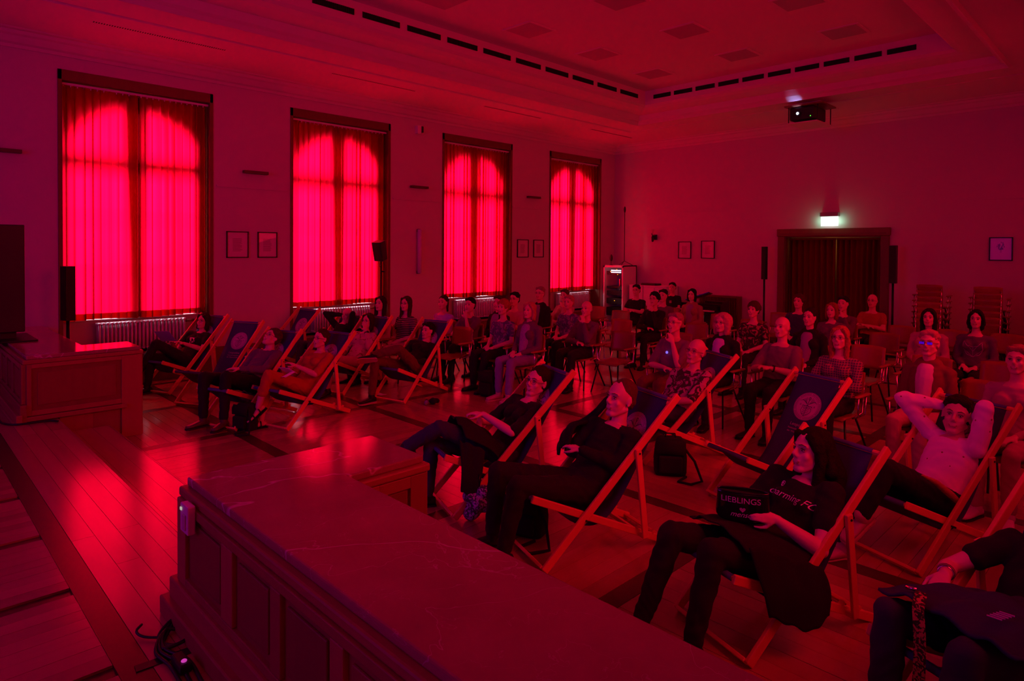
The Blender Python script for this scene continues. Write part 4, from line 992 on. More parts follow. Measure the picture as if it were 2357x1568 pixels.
mat('trousers_black', (.012, .012, .016), .9); mat('trousers_jeans', (.035, .04, .10), .95, bump=.3, bscale=250); mat('trousers_brown', (.16, .06, .04), .9)
mat('trousers_rust', (.50, .10, .03), .9); mat('trousers_light', (.55, .35, .30), .9); mat('jeans_light', (.22, .2, .55), .95); mat('trousers_pink', (.45, .16, .26), .9)
mat('cloth_black', (.012, .011, .013), .95, bump=.3, bscale=180); mat('cloth_mauve', (.28, .10, .42), .9); mat('cloth_lav', (.50, .35, .95), .9); mat('cloth_white', (.72, .62, .74), .9, bump=.3, bscale=30)
mat('cloth_pink', (.50, .22, .30), .9); mat('cloth_rust', (.50, .10, .03), .9); mat('cloth_navy', (.04, .03, .12), .9); mat('cloth_red', (.40, .08, .05), .9); mat('cloth_brown', (.22, .09, .05), .9)
mat('cloth_plum', (.14, .05, .14), .9); mat('cloth_tan', (.36, .18, .14), .9); mat('cloth_grey', (.20, .12, .18), .9)
mat('shoe_black', (.01, .01, .012), .5); mat('shoe_pale', (.55, .30, .38), .6); mat('shoe_white', (.75, .55, .70), .6); mat('sole_dark', (.03, .02, .02), .8); mat('sole_pale', (.6, .4, .35), .7); mat('shoe_leather', (.10, .05, .05), .35)
M = MATS
leafy = pattern('leafy_print', (.05, .02, .04), (.52, .26, .38), 'blot', 11, .5)
floral = pattern('floral_print', (.04, .01, .02), (.40, .12, .14), 'blot', 14, .55)
floral2 = pattern('floral_print_blue', (.10, .05, .22), (.30, .15, .40), 'blot', 13, .5)
blotch = pattern('blotched_print', (.55, .32, .36), (.22, .06, .06), 'blot', 9, .58)
stripe = pattern('striped_cloth', (.03, .02, .03), (.45, .25, .30), 'stripe', 11, .6)
plaid = pattern('plaid_cloth', (.10, .04, .14), (.40, .12, .18), 'plaid', 13)
dots = pattern('white_dotted', (.30, .05, .12), (.92, .75, .98), 'dots', 14, .10)
speck = pattern('speckled_lavender', (.60, .42, .80), (.30, .16, .55), 'dots', 90, .25)

NEAR, MID, FAR = .0068, .0105, .013
# --- in the deck chairs
D = {k: v[:3] for k, v in DECK.items()}
P13 = person('young woman with long dark hair in black printed football shirt, holding pouch', *D['D13'], 'rec', dict(hip=(.50, 0, .345), neck=(.745, 0, .765), head=(.735, 0, .925), shL=(.71, .17, .74), shR=(.66, -.17, .74),
    elL=(.53, .25, .49), wrL=(.33, .13, .645), elR=(.48, -.25, .52), wrR=(.30, -.06, .64), knL=(-.10, .12, .54), anL=(-.24, .14, .10), knR=(-.16, -.13, .54), anR=(-.36, -.13, .10), hdL=(-.85, -.35, .25), pnL=(0, -1, -.3)),
    hair='long', hc=(.03, .012, .01), top=('tee', M['cloth_black']), trs=M['trousers_black'], fem=True, vox=NEAR, skin=m_skin2, bulk=1.22, hsc=1.1, yawoff=-4)
P10 = person('balding man in black polo shirt, arms folded, in deck chair', *D['D10'], 'rec', dict(hip=(.47, 0, .40), neck=(.76, 0, .83), head=(.765, 0, 1.01), shL=(.745, .19, .775), shR=(.67, -.19, .78),
    elL=(.62, .20, .60), wrL=(.38, .02, .70), elR=(.50, -.24, .60), wrR=(.58, .02, .60), knL=(-.12, .13, .54), anL=(-.22, .13, .12), knR=(-.15, -.13, .56), anR=(-.19, -.13, .13), hdL=(-.3, -.9, .1), hdR=(.2, .9, .1)),
    hair='thin', hc=(.20, .09, .07), top=('long', M['cloth_black']), trs=M['trousers_black'], vox=NEAR, skin=m_skin2, belly=.02, bulk=1.08, hsc=1.12, yawoff=6)
P9 = person('dark haired woman with thin glasses in black, crossed legs in navy trousers', *D['D9'], 'rec', dict(hip=(.50, 0, .39), neck=(.79, 0, .805), head=(.85, 0, .955), shL=(.78, .17, .75), shR=(.73, -.17, .77),
    elL=(.50, .24, .62), wrL=(.33, .05, .74), elR=(.50, -.22, .60), wrR=(.31, .0, .67), knL=(-.04, .04, .67), anL=(-.28, -.14, .48), knR=(-.07, -.09, .50), anR=(-.10, -.09, .09), ftL=(-.9, -.3, -.3), hdL=(-.8, -.5, .1), hdR=(-.3, .3, -.9)),
    hair='bun', hc=(.05, .015, .012), top=('half', M['cloth_black']), trs=M['trousers_jeans'], fem=True, glasses=True, vox=NEAR, skin=m_skin2, yawoff=16, hsc=1.08)
P14 = person('person in a white dotted shirt with hands behind head', *D['D14'], 'rec', dict(hip=(.55, 0, .34), neck=(.80, 0, .75), head=(.80, 0, .905), shL=(.74, .18, .72), shR=(.78, -.18, .74),
    elL=(.74, .23, 1.02), wrL=(.88, .09, .90), elR=(.64, -.30, .985), wrR=(.84, -.10, .95), knL=(-.02, .07, .64), anL=(-.15, -.02, .31), knR=(-.05, -.11, .52), anR=(-.21, -.11, .08), ftL=(-.75, -.2, -.55), hdL=(.3, -1, .0), hdR=(.3, 1, 0)),
    hair='quiff', hc=(.04, .015, .012), top=('long', dots), trs=M['trousers_black'], vox=NEAR, shoe=M['shoe_pale'], sole=M['sole_pale'], yawoff=26, hsc=1.1, bulk=1.08)
P15 = person('person cut by the right edge in black shirt and jeans with bracelets', *D['D15'], 'rec', dict(knR=(-.08, -.13, .60), knL=(-.06, .17, .60), wrR=(.34, -.20, .66), elR=(.50, -.30, .62), hdR=(-.8, .3, -.2)),
    hair='short', hc=(.04, .02, .02), top=('tee', M['cloth_black']), trs=M['trousers_jeans'], vox=NEAR, skin=m_skin2)
P11 = person('old balding man with glasses and leafy patterned shirt in deck chair', *D['D11'], 'rec', dict(hip=(.50, 0, .42), neck=(.74, 0, .86), head=(.745, 0, 1.04), shL=(.755, .18, .81), shR=(.62, -.18, .78), elL=(.53, .25, .60), wrL=(.38, .10, .56)),
    hair='bald', hc=(.35, .18, .16), top=('half', leafy), trs=M['trousers_jeans'], glasses=True, vox=.008, belly=.03, legs='calf', hsc=1.08, yawoff=8)
P1 = person('lady with shoulder length hair in black, reading a booklet at far left', *D['D1'], 'rec', dict(hip=(.52, 0, .37), neck=(.83, 0, .785), head=(.84, 0, .95), shL=(.79, .16, .73), elL=(.64, .2, .56), wrL=(.34, .08, .70), wrR=(.33, -.04, .70),
    knL=(.02, .01, .72), anL=(-.08, -.12, .43), knR=(.03, -.09, .53), anR=(-.04, -.1, .10), ftL=(-.8, -.4, -.4)), hair='bob', hc=(.06, .02, .015), top=('tee', M['cloth_black']), fem=True, glasses=True, vox=.009)
P3 = person('curly haired man with glasses asleep in plum shirt and black trousers', *D['D3'], 'rec', dict(hip=(.50, 0, .42), neck=(.81, 0, .80), head=(.83, 0, .95), shL=(.75, .18, .76), elL=(.49, .23, .62), wrL=(.25, .05, .66), wrR=(.26, -.04, .64),
    knL=(.0, .14, .62), anL=(-.02, .13, .12), knR=(-.06, -.14, .60), anR=(-.07, -.14, .12)), hair='curly', hc=(.16, .08, .06), top=('long', M['cloth_plum']), glasses=True, vox=.009, shoe=M['shoe_leather'], belly=.04, face_up=.5)
P4 = person('woman in rust orange dress and glasses with tied back hair', *D['D4'], 'rec', dict(hip=(.47, 0, .38), neck=(.76, 0, .79), head=(.75, 0, .95), shL=(.735, .165, .735), elL=(.48, .21, .57), wrL=(.33, .06, .68), wrR=(.32, -.03, .66),
    knL=(-.06, .04, .64), anL=(-.13, -.05, .27), knR=(.02, -.11, .50), anR=(-.05, -.1, .09), ftL=(-.8, -.2, -.55)), hair='bun', hc=(.10, .03, .015), top=('half', M['cloth_rust']), trs=M['trousers_rust'], legs='calf', fem=True, glasses=True, vox=.009, shoe=M['shoe_black'], shoes='bare')
P6 = person('dark haired woman in black jumper and brown trousers, ankle on knee', *D['D6'], 'rec', dict(hip=(.49, 0, .39), neck=(.82, 0, .73), head=(.83, 0, .885), shL=(.78, .17, .66), shR=(.70, -.17, .70), elL=(.58, .24, .50), wrL=(.40, .14, .50), wrR=(.36, -.05, .56),
    knL=(.02, .17, .74), anL=(-.20, -.10, .66), knR=(-.14, -.11, .58), anR=(-.22, -.1, .11), ftL=(-.5, -.85, -.1)), hair='short', hc=(.03, .012, .01), top=('long', M['cloth_black']), trs=M['trousers_brown'], fem=True, vox=.009, sole=M['sole_pale'])
P5 = person('woman in blotched pink blouse, hand at her chin', *D['D5'], 'rec', dict(elL=(.62, .2, .60), wrL=(.72, .06, .86), wrR=(.30, -.06, .62), hdL=(.1, -.5, .8)), hair='bob', hc=(.07, .02, .015), top=('long', blotch), trs=M['trousers_pink'], fem=True, glasses=True, vox=.010)
P8 = person('person in black dozing with arms behind head before the second radiator', *D['D8'], 'rec', dict(head=(.84, 0, .93), elL=(.70, .26, .98), wrL=(.88, .08, .92), elR=(.66, -.32, .96), wrR=(.86, -.08, .93)), hair='bald', hc=(.2, .1, .08), top=('long', M['cloth_black']), vox=.011, trs=M['trousers_jeans'])

# --- on the hall chairs: (description, head x, head y, head z, chair wording, options)
G1 = 'people seated on the hall chairs'
SEATED = [
 ('dark haired woman in pink shirt seated beside the striped shirt', -8.90, 5.78, 1.20, dict(hair='long', hc=(.05, .02, .02), top=('long', M['cloth_pink']), fem=True)),
 ('long haired woman with glasses in a dark striped t-shirt', -8.62, 6.08, 1.20, dict(hair='long', hc=(.10, .04, .03), top=('tee', stripe), fem=True, glasses=True, trs=M['trousers_light'])),
 ('woman with ponytail in sleeveless lavender top and shoulder strap', -8.72, 6.92, 1.17, dict(hair='ponytail', hc=(.05, .02, .015), top=('none', M['cloth_lav']), fem=True, bulk=1.1)),
 ('short dark haired person, hand at mouth, before third radiator', -8.05, 6.95, 1.17, dict(hair='short', hc=(.02, .01, .01), top=('tee', M['cloth_plum']), arms='chin')),
 ('person in dark jacket half hidden behind the curly redhead', -7.95, 7.50, 1.18, dict(hair='short', hc=(.12, .05, .04), top=('jacket', M['cloth_black']), bulk=.95)),
 ('woman with curly red hair and navy flowered shirt', -7.15, 6.84, 1.20, dict(hair='curly', hc=(.35, .10, .05), top=('tee', floral2), fem=True)),
 ('blonde woman in plum cardigan over lavender top and pale jeans', -6.45, 6.70, 1.21, dict(hair='bob', hc=(.50, .26, .16), top=('jacket', M['cloth_plum']), inner=speck, trs=M['jeans_light'], fem=True, shoe=M['shoe_pale'], sole=M['sole_pale'])),
 ('black haired man with glasses in pale shirt, arms folded', -8.10, 8.03, 1.21, dict(hair='quiff', hc=(.02, .01, .01), top=('half', M['cloth_pink']), arms='crossed', glasses=True)),
 ('upright old man with glasses in dark jacket, before the fourth window', -8.25, 8.85, 1.27, dict(hair='short', hc=(.30, .18, .16), top=('jacket', M['cloth_black']), glasses=True)),
 ('woman in light top leaning her head, before the fourth radiator', -8.25, 9.55, 1.20, dict(hair='short', hc=(.20, .08, .05), top=('long', M['cloth_pink']), arms='chin', fem=True)),
 ('fair haired woman in flowered top and dark cardigan', -7.20, 8.45, 1.19, dict(hair='short', hc=(.45, .25, .18), top=('tee', floral2), fem=True)),
 ('old bald man in dark jacket with hand at chin and blue cloth', -6.30, 7.82, 1.18, dict(hair='bald', hc=(.45, .28, .25), top=('long', M['cloth_plum']), arms='chin', belly=.02)),
 ('man in black t-shirt with folded arms near the white cabinets', -8.30, 12.05, 1.20, dict(hair='quiff', hc=(.02, .01, .01), top=('tee', M['cloth_black']), arms='crossed', glasses=True)),
 ('bushy haired person with glasses resting face on both hands', -6.60, 10.15, 1.20, dict(hair='curly', hc=(.02, .01, .01), top=('long', M['cloth_black']), arms='chin', glasses=True)),
 ('person half hidden behind the bushy haired viewer', -6.95, 11.0, 1.20, dict(hair='short', hc=(.04, .02, .02), top=('long', M['cloth_plum']))),
 ('man in black apron top with name badge by the far wall', -8.55, 13.95, 1.18, dict(hair='short', hc=(.05, .03, .02), top=('tee', M['cloth_black']))),
 ('woman with dark bob and pale open vest over black', -6.72, 11.7, 1.20, dict(hair='bob', hc=(.02, .01, .01), top=('jacket', M['cloth_tan']), fem=True)),
 ('grey haired man with glasses, hand at chin, badge on grey shirt', -4.22, 6.95, 1.21, dict(hair='short', hc=(.35, .2, .18), top=('half', M['cloth_grey']), arms='chin', trs=M['trousers_brown'], belly=.05, glasses=True)),
 ('woman with fluffy fair hair in long black coat', -3.86, 7.45, 1.20, dict(hair='volume', hc=(.55, .28, .25), top=('jacket', M['cloth_black']), inner=M['cloth_lav'], fem=True, glasses=True)),
 ('woman with curly brown hair in flowered shirt', -4.36, 9.38, 1.21, dict(hair='curly', hc=(.14, .05, .04), top=('tee', floral), fem=True)),
 ('bald man in grey short sleeved shirt with clasped hands and watch', -3.14, 7.50, 1.21, dict(hair='bald', hc=(.3, .15, .12), top=('half', M['cloth_grey']), arms='clasp', bulk=1.08, belly=.02)),
 ('woman with pinned dark hair in black blazer over violet top', -3.32, 8.80, 1.22, dict(hair='bun', hc=(.05, .02, .02), top=('jacket', M['cloth_black']), fem=True)),
 ('woman with long reddish hair and glasses in plaid shirt, arms folded', -2.37, 7.10, 1.20, dict(hair='long', hc=(.40, .14, .07), top=('long', plaid), arms='crossed', fem=True, glasses=True)),
 ('person with curly hair before the left half of the door curtain', -4.55, 11.55, 1.21, dict(hair='curly', hc=(.15, .06, .04), top=('tee', M['cloth_navy']))),
 ('red haired person looking down before the door curtains', -3.68, 10.65, 1.17, dict(hair='bob', hc=(.30, .08, .04), top=('long', M['cloth_plum']), fem=True)),
 ('dark haired person resting cheek on hand before the door curtain', -3.85, 11.65, 1.21, dict(hair='short', hc=(.04, .02, .02), top=('long', M['cloth_plum']), arms='chin')),
 ('bald man with glasses and folded arms beside the right column speaker', -3.72, 12.75, 1.21, dict(hair='bald', hc=(.08, .04, .03), top=('tee', M['cloth_red']), arms='crossed', glasses=True, bulk=1.05)),
 ('woman with long dark hair before the left chair stack', -2.25, 10.1, 1.21, dict(hair='long', hc=(.03, .012, .01), top=('long', M['cloth_pink']), fem=True)),
 ('dark haired woman in plum jumper with animal face outline', -1.75, 10.25, 1.22, dict(hair='bob', hc=(.02, .01, .01), top=('long', M['cloth_plum']), fem=True)),
 ('silver haired man in open brown jacket with blue lit glasses', -1.60, 7.20, 1.22, dict(hair='quiff', hc=(.45, .28, .22), top=('jacket', M['cloth_brown']), inner=M['cloth_white'], glasses=True, arms='lap', trs=M['trousers_light'])),
 ('woman in pale pink top at the right edge, hands in lap', -.86, 6.70, 1.21, dict(hair='short', hc=(.30, .14, .10), top=('long', M['cloth_pink']), fem=True, trs=M['trousers_pink'], shoe=M['shoe_white'])),
]
SP = []
for desc, hx, hy, hz_, kw in SEATED:
    a = 90+.35*(math.degrees(math.atan2(hy+4, hx+5.2))-90)
    ar = R(a); sx, sy = hx-math.cos(ar)*.13, hy-math.sin(ar)*.13
    dist = math.hypot(hx, hy); vx = .0085 if dist < 8 else (MID if dist < 10.5 else FAR)
    kw.setdefault('yawoff', 16 if hx > -2.6 else 4)
    SP.append(person(desc, sx, sy, a, 'sit', zh=hz_, vox=vx, group=None, **kw))
    place_chair(sx, sy, R(a-90), 'wooden hall chair under the '+' '.join(desc.split()[:11]))
EMPTY = [(-7.72, 6.30, 'empty wooden hall chair nearest the woman in brown trousers'), (-5.72, 7.75, 'empty wooden hall chair right of the old man with hand at chin'),
 (-6.75, 9.15, 'empty wooden hall chair with legs clear of others, centre left'), (-7.75, 10.5, 'empty wooden hall chair behind the fair haired woman in flowers'), (-8.65, 10.9, 'empty wooden hall chair nearest the fourth window'),
 (-7.45, 11.9, 'empty wooden hall chair right of the man in black t-shirt'), (-6.05, 11.4, 'empty wooden hall chair right of the dark bobbed woman'), (-5.55, 9.6, 'empty wooden hall chair left of the curly brown haired woman'), (-5.1, 8.3, 'empty wooden hall chair behind the grey haired man'),
 (-5.2, 10.9, 'empty wooden hall chair in front of the left door jamb'), (-2.75, 9.0, 'empty wooden hall chair between blazer and plaid shirt women'), (-1.95, 8.6, 'empty wooden hall chair behind silver haired man'), (-1.3, 8.7, 'empty wooden hall chair before the jumper woman'), (-.75, 8.6, 'empty wooden hall chair at the right edge, second row'),
 (-3.0, 10.6, 'empty wooden hall chair right of the red haired person'), (-1.15, 10.2, 'empty wooden hall chair at the right edge, third row'), (-3.1, 11.9, 'empty wooden hall chair before the right speaker'), (-2.4, 11.9, 'empty wooden hall chair in the fourth row before left stack'), (-1.7, 11.9, 'empty wooden hall chair in fourth row between stacks'),
 (-1.22, 7.3, 'empty wooden hall chair between silver haired man and edge woman'), (-5.4, 12.6, 'empty wooden hall chair in the last row by the piano')]
for ex, ey, lb in EMPTY:
    a = 90+.35*(math.degrees(math.atan2(ey+4, ex+5.2))-90); place_chair(ex, ey, R(a-90), lb)
for sx, nm, base in ((-3.08, 'left', 0), (-2.2, 'right', 0), (-1.35, 'far right', 0)):
    for k in range(7): place_chair(sx, 14.0+.012*k, math.pi, 'stacked wooden chair in the %s stack by the far wall, %s' % (nm, ('bottom', 'second', 'third', 'fourth', 'fifth', 'sixth', 'topmost')[k]), 'stacked chairs by the far wall', z=.105*k)

# ------------------------------------------------------------------ prints and small things on people
def conform(verts, faces, name, m, info, W, t_of, centre_t, off, lift, flip=False):
    pass
# lettering on the football shirt: lies on the chest of the young woman
# long hair of the young woman falling behind the shoulder
I13 = P13[2]; hp = I13['hp']; mb = MB()
mb.cap(hp(0, -.07, .03), hp(.03, -.13, -.10), .075, .085); mb.cap(hp(.03, -.13, -.10), hp(.05, -.17, -.30), .085, .06); mb.cap(hp(.05, -.06, .05), hp(.085, -.07, -.08), .035, .045)
soft(mb, 'hair_length', hairmat((.03, .012, .01)), P13[0], .009, 3)
hp10 = P10[2]['hp']
# pouch with lettering held on her lap
def frame_of(P): root, W, I = P; return lambda s, t, z_: I['O']+I['u']*s+I['l']*t+V((0, 0, z_))
f13 = frame_of(P13)
patent = mat('patent_black', (.012, .01, .014), .12, coat=.6)
pc = f13(.20, .02, .705); po = empty('pouch', pc); tag(po, 'glossy black pouch with lettering held by the young woman', 'pouch')
cdir = (V((0, 0, EYE))-pc).normalized(); hz_ = V((cdir.x, cdir.y, 0)).normalized(); sx_ = V((-hz_.y, hz_.x, 0)); Uf = (V((0, 0, 1))+hz_*.25).normalized(); Nf = sx_.cross(Uf)
mb = MB(); g = []
for q in range(9):
    v = q/8; row = []
    for j in range(25):
        t = j/24*6.2832; w_ = .145-.012*v-.02*(v < .15)*(.15-v)*6; d_ = .045-.022*v
        row.append(sx_*w_*math.cos(t)+Nf*d_*math.sin(t)+Uf*(-.085+.17*v))
    g.append(row)
n_ = 25; mb.add([p for r_ in g for p in r_], [(a*n_+j, a*n_+j+1, (a+1)*n_+j+1, (a+1)*n_+j) for a in range(8) for j in range(24)]+[tuple(range(23, -1, -1)), tuple(8*n_+j for j in range(24))])
mb.build('bag_body', patent, po, smooth=True)
MB().tube([sx_*.132*math.cos(t)+Nf*.026*math.sin(t)+Uf*.088 for t in [k*.314 for k in range(21)]], .005, 6, False).build('zip_rim', patent, po, smooth=True)
sgn_ = 1 if Nf.dot(hz_) > 0 else -1
def on_pouch(vs, dy, dx=0): return [sx_*(vx+dx)*1+Nf*sgn_*((.045-.022*((vy+dy+.085)/.17))*math.sqrt(max(0, 1-((vx+dx)/.143)**2))+.0015)+Uf*(vy+dy) for vx, vy, _ in vs]
for t_, sz, dy, dx in (('LIEBLINGS', .046, .028, -.01), ('mensch', .042, -.050, .0)):
    vs, fs = text2d(t_, sz, .0 if t_[0] == 'L' else .4); MB().add(on_pouch(vs, dy, dx), fs).build('lettering', m_print, po)
hv = [(.0010*16*math.sin(t)**3, .0010*(13*math.cos(t)-5*math.cos(2*t)-2*math.cos(3*t)-math.cos(4*t)), 0) for t in [k*.2618 for k in range(24)]]
MB().add(on_pouch(hv, -.008), [tuple(range(24))]).build('heart', mat('heart_print', (.6, .25, .6), .6), po)
# coats and cloths on laps
def drape(name, label, cat, fr, pts, m, th=.02, vox=.012, parent_extra=None):
    """pts: list of (s, t, z, radius) blobs joined in order into one soft cloth lump"""
    o = empty(name, fr(*pts[0][:3])); base = Vector(fr(*pts[0][:3])); tag(o, label, cat); mb = MB()
    for p, q in zip(pts, pts[1:]):
        if q is None or p is None: continue
        mb.cap(fr(*p[:3])-base, fr(*q[:3])-base, p[3], q[3])
    soft(mb, 'cloth', m, o, vox, 8); return o, base
def cloth_sheet(name, label, cat, fr, rows, m, th=.006, seed=1, amp=.012):
    o = empty(name, fr(*rows[0][0])); base = Vector(fr(*rows[0][0])); tag(o, label, cat)
    H, W_ = len(rows), len(rows[0]); rr = random.Random(seed); g = []
    NI = 8
    P = [[np.array(rows[i][j], float) for j in range(W_)] for i in range(H)]
    cols = [chain([P[i][j] for i in range(H)], NI*(H-1)) for j in range(W_)]
    n = len(cols[0]); full = [chain([cols[j][i] for j in range(W_)], NI*(W_-1)) for i in range(n)]
    ph = rr.uniform(0, 6)
    for i, r_ in enumerate(full):
        row = []
        for j, p in enumerate(r_):
            f = amp*(math.sin(j*.9+i*.15+ph)+.6*math.sin(j*.37-i*.5+ph*2)); q = fr(p[0], p[1], p[2]+f); row.append(tuple(q-base))
        g.append(row)
    MB().sheet(g, th).build('cloth', m, o, smooth=True); return o, base
cloth_sheet('folded_coat', 'black coat spread over the lap of the young woman', 'coat', f13,
    [[(.02, -.20, .58), (.02, -.10, .625), (.02, .10, .625), (.04, .22, .57)], [(.16, -.21, .55), (.16, -.10, .60), (.16, .10, .60), (.18, .25, .53)],
     [(.34, -.21, .50), (.34, -.10, .56), (.34, .14, .55), (.38, .32, .42)], [(.42, -.2, .42), (.44, -.1, .54), (.46, .20, .50), (.48, .37, .28)]], M['cloth_black'], .008, 3, .007)
cloth_sheet('coat_hanging_hem', 'hem of the black coat hanging beside the deck chair seat', 'coat', f13,
    [[(.02, .25, .60), (.16, .27, .57), (.30, .30, .50), (.44, .33, .46)], [(.06, .30, .42), (.20, .33, .36), (.34, .36, .32), (.46, .37, .34)], [(.10, .31, .26), (.22, .34, .20), (.34, .37, .17), (.44, .38, .22)]], M['cloth_black'], .008, 5, .007)
f9 = frame_of(P9)
cloth_sheet('folded_coat', 'black coat folded on the lap of the woman with thin glasses', 'coat', f9,
    [[(.08, -.20, .64), (.10, -.05, .72), (.10, .08, .72), (.12, .22, .62)], [(.24, -.22, .58), (.24, -.05, .66), (.26, .10, .66), (.28, .26, .54)], [(.34, -.2, .5), (.36, .0, .58), (.40, .16, .54), (.42, .27, .36)], [(.36, -.1, .44), (.40, .05, .52), (.46, .2, .44), (.50, .28, .22)]], M['cloth_black'], .01, 9, .014)
cloth_sheet('coat_hanging', 'black coat hanging to the floor beside the seat of the woman with thin glasses', 'coat', f9,
    [[(.06, .20, .60), (.14, .25, .57), (.24, .29, .52)], [(.05, .29, .42), (.12, .31, .38), (.20, .33, .34)], [(.04, .30, .24), (.10, .32, .20), (.15, .33, .16)]], M['cloth_black'], .02, 7, .008)
f10 = frame_of(P10)
cloth_sheet('jacket_on_rail', 'black jacket slung over the rail behind the man in polo shirt', 'jacket', f10,
    [[(.86, -.18, 1.0), (.86, -.26, .99), (.84, -.33, .92)], [(.66, -.20, .84), (.66, -.29, .82), (.64, -.36, .74)], [(.50, -.20, .80), (.48, -.30, .76), (.46, -.37, .64)], [(.44, -.2, .66), (.42, -.28, .62), (.42, -.33, .54)]], M['cloth_black'], .02, 8, .012)
f15 = frame_of(P15)
blue = mat('jacket_blue', (.02, .022, .12), .75, bump=.3, bscale=60)
jk, jb = cloth_sheet('blue_jacket', 'dark blue jacket across the lap at the bottom right', 'jacket', f15,
    [[(-.04, -.22, .66), (-.06, -.02, .70), (-.04, .16, .69), (.0, .30, .66)], [(.12, -.20, .66), (.12, .0, .71), (.14, .18, .70), (.16, .34, .62)], [(.28, -.16, .64), (.28, .02, .70), (.30, .20, .68), (.34, .36, .55)], [(.42, -.1, .6), (.44, .05, .66), (.46, .2, .62), (.5, .34, .5)]], blue, .012, 12, .012)
mb = MB()
for k in range(5): mb.bar(f15(.06+.018*k, .16, .725)-jb, f15(.085+.018*k, .20, .722)-jb, .004, .003, (0, 0, 1))
mb.build('striped_logo', m_print, jk)
o = empty('woven_strap', f15(-.02, -.04, .70)); tag(o, 'woven red patterned strap hanging between the knees, bottom right', 'strap')
b0 = Vector(f15(-.02, -.04, .70)); pth = [(-.02, -.04, .725), (-.09, .0, .70), (-.12, .03, .60), (-.12, .03, .45), (-.10, .0, .30)]
g = []
for p in chain(pth, 24): g.append([tuple(f15(p[0]+dx*.2, p[1]+dx, p[2])-b0) for dx in (-.022, 0, .022)])
MB().sheet(g, .003).build('webbing', pattern('woven_strap', (.03, .01, .01), (.6, .16, .10), 'blot', 55, .5), o)
MB().tube([f15(-.02, -.06, .725)-b0, f15(-.03, -.10, .72)-b0], .008, 8).build('clasp', m_chrome, o, smooth=True)
wr15 = P15[1]['wrR']; o = empty('bracelets', P15[2]['O']+wr15); tag(o, 'stacked bead bracelets on the wrist at the right edge', 'bracelet')
ad = (P15[1]['wrR']-P15[1]['elR']).normalized(); xx = ad.cross(V((0, 0, 1))).normalized(); yy2 = ad.cross(xx)
for k in range(4): 
    MB().tube([ad*(-.03-.012*k)+(xx*math.cos(t)+yy2*math.sin(t))*(.030+.001*k) for t in [q*.3927 for q in range(17)]], .004, 6, False).build('bracelet_ring', (m_chrome, m_black, MATS['cloth_pink'], m_black)[k], o, smooth=True)
# strap and pink scarf on the lap of the person in white
f14 = frame_of(P14)
drape('red_scarf', 'reddish rolled scarf lying on the lap of the person in white', 'scarf', f14, [(.14, .19, .62, .012), (.26, .21, .56, .022), (.40, .22, .46, .028), (.50, .23, .38, .02)], mat('scarf_red', (.5, .12, .10), .9, bump=.5, bscale=120))
# booklets, phones
def booklet(label, fr, c, e1, e2, m=None):
    o = empty('booklet', fr(*c)); tag(o, label, 'booklet'); b_ = Vector(fr(*c)); O_ = Vector(fr(0, 0, 0))
    A = Vector(fr(*e1))-O_; B_ = Vector(fr(*e2))-O_; Nn = A.cross(B_).normalized()
    g = [[tuple(A*i+B_*j+Nn*.012*(abs(i)*1)) for j in (-.5, 0, .5)] for i in (-.5, -.25, 0, .25, .5)]
    MB().sheet(g, .003).build('pages', m or m_print, o); return o
f1 = frame_of(P1); f4 = frame_of(P4); f5 = frame_of(P5)
booklet('open pale booklet held by the lady at far left', f1, (.20, -.02, .80), (.0, .30, .02), (-.13, 0, .16), mat('paper_violet', (.42, .30, .6), .8))
booklet('white leaflet in the hands of the woman in orange', f4, (.18, .08, .66), (.02, .18, .0), (-.12, 0, .08))
booklet('white tissue on the lap of the woman in orange', f4, (.12, .16, .63), (.02, .05, .0), (-.14, 0, -.04))
o = booklet('thin tablet on the lap of the woman in blotched blouse', f5, (.14, -.04, .66), (.02, .17, .0), (-.24, 0, .05), mat('tablet_cover', (.45, .10, .06), .4))
def name_badge(P, lab, t, side, m): 
    root, W, I = P; o = empty('badge', I['O']+I['sp'](t)+I['fd']*.15+I['lat']*side); tag(o, lab, 'badge')
    MB().box((0, 0, 0), (.045, .045, .06)).build('card', m, o, bevel=.004); return o
gb = SP[17]; I = gb[2]; o = empty('glowing_badge', I['O']+I['sp'](.62)+I['fd']*.168+I['lat']*.0); tag(o, 'small round bluish badge on the grey haired man', 'badge')
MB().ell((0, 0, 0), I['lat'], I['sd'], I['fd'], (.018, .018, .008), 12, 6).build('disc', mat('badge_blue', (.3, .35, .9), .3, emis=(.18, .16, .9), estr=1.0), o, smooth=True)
name_badge(SP[15], 'oblong name badge on the man in black apron top', .6, .03, MATS['cloth_pink'])
# lit spectacle lenses of the silver haired man
I = SP[29][2]; hp = I['hp']
for q in (-1, 1): MB().add([hp(q*.033-.021, .102, -.008), hp(q*.033+.021, .102, -.008), hp(q*.033+.021, .102, .014), hp(q*.033-.021, .102, .014)], [(0, 1, 2, 3)]).build('lens', mat('lens_mirror', (.10, .06, .5), .1, metal=.9), SP[29][0])
# wrist watch of clasped-hands man and chin woman
for P, k, lab in ((SP[20], 'L', 'black wrist watch on the bald man with clasped hands'), (P5, 'L', 'dark wrist watch on the woman in blotched blouse')):
    W_ = P[1]; ad = (W_['wr'+k]-W_['el'+k]).normalized(); xx = ad.cross(V((.3, .2, 1))).normalized(); yy2 = ad.cross(xx); c = W_['wr'+k]-ad*.03
    o = empty('wrist_watch', P[2]['O']+c); tag(o, lab, 'watch')
    MB().tube([(xx*math.cos(t)+yy2*math.sin(t))*.033 for t in [q*.3927 for q in range(17)]], .008, 6, False).build('band', m_black, o, smooth=True)
    MB().ell(-yy2*.036 if yy2.z < 0 else yy2*.036, xx, ad, yy2, (.02, .02, .006), 12, 6).build('dial', m_black, o, smooth=True)

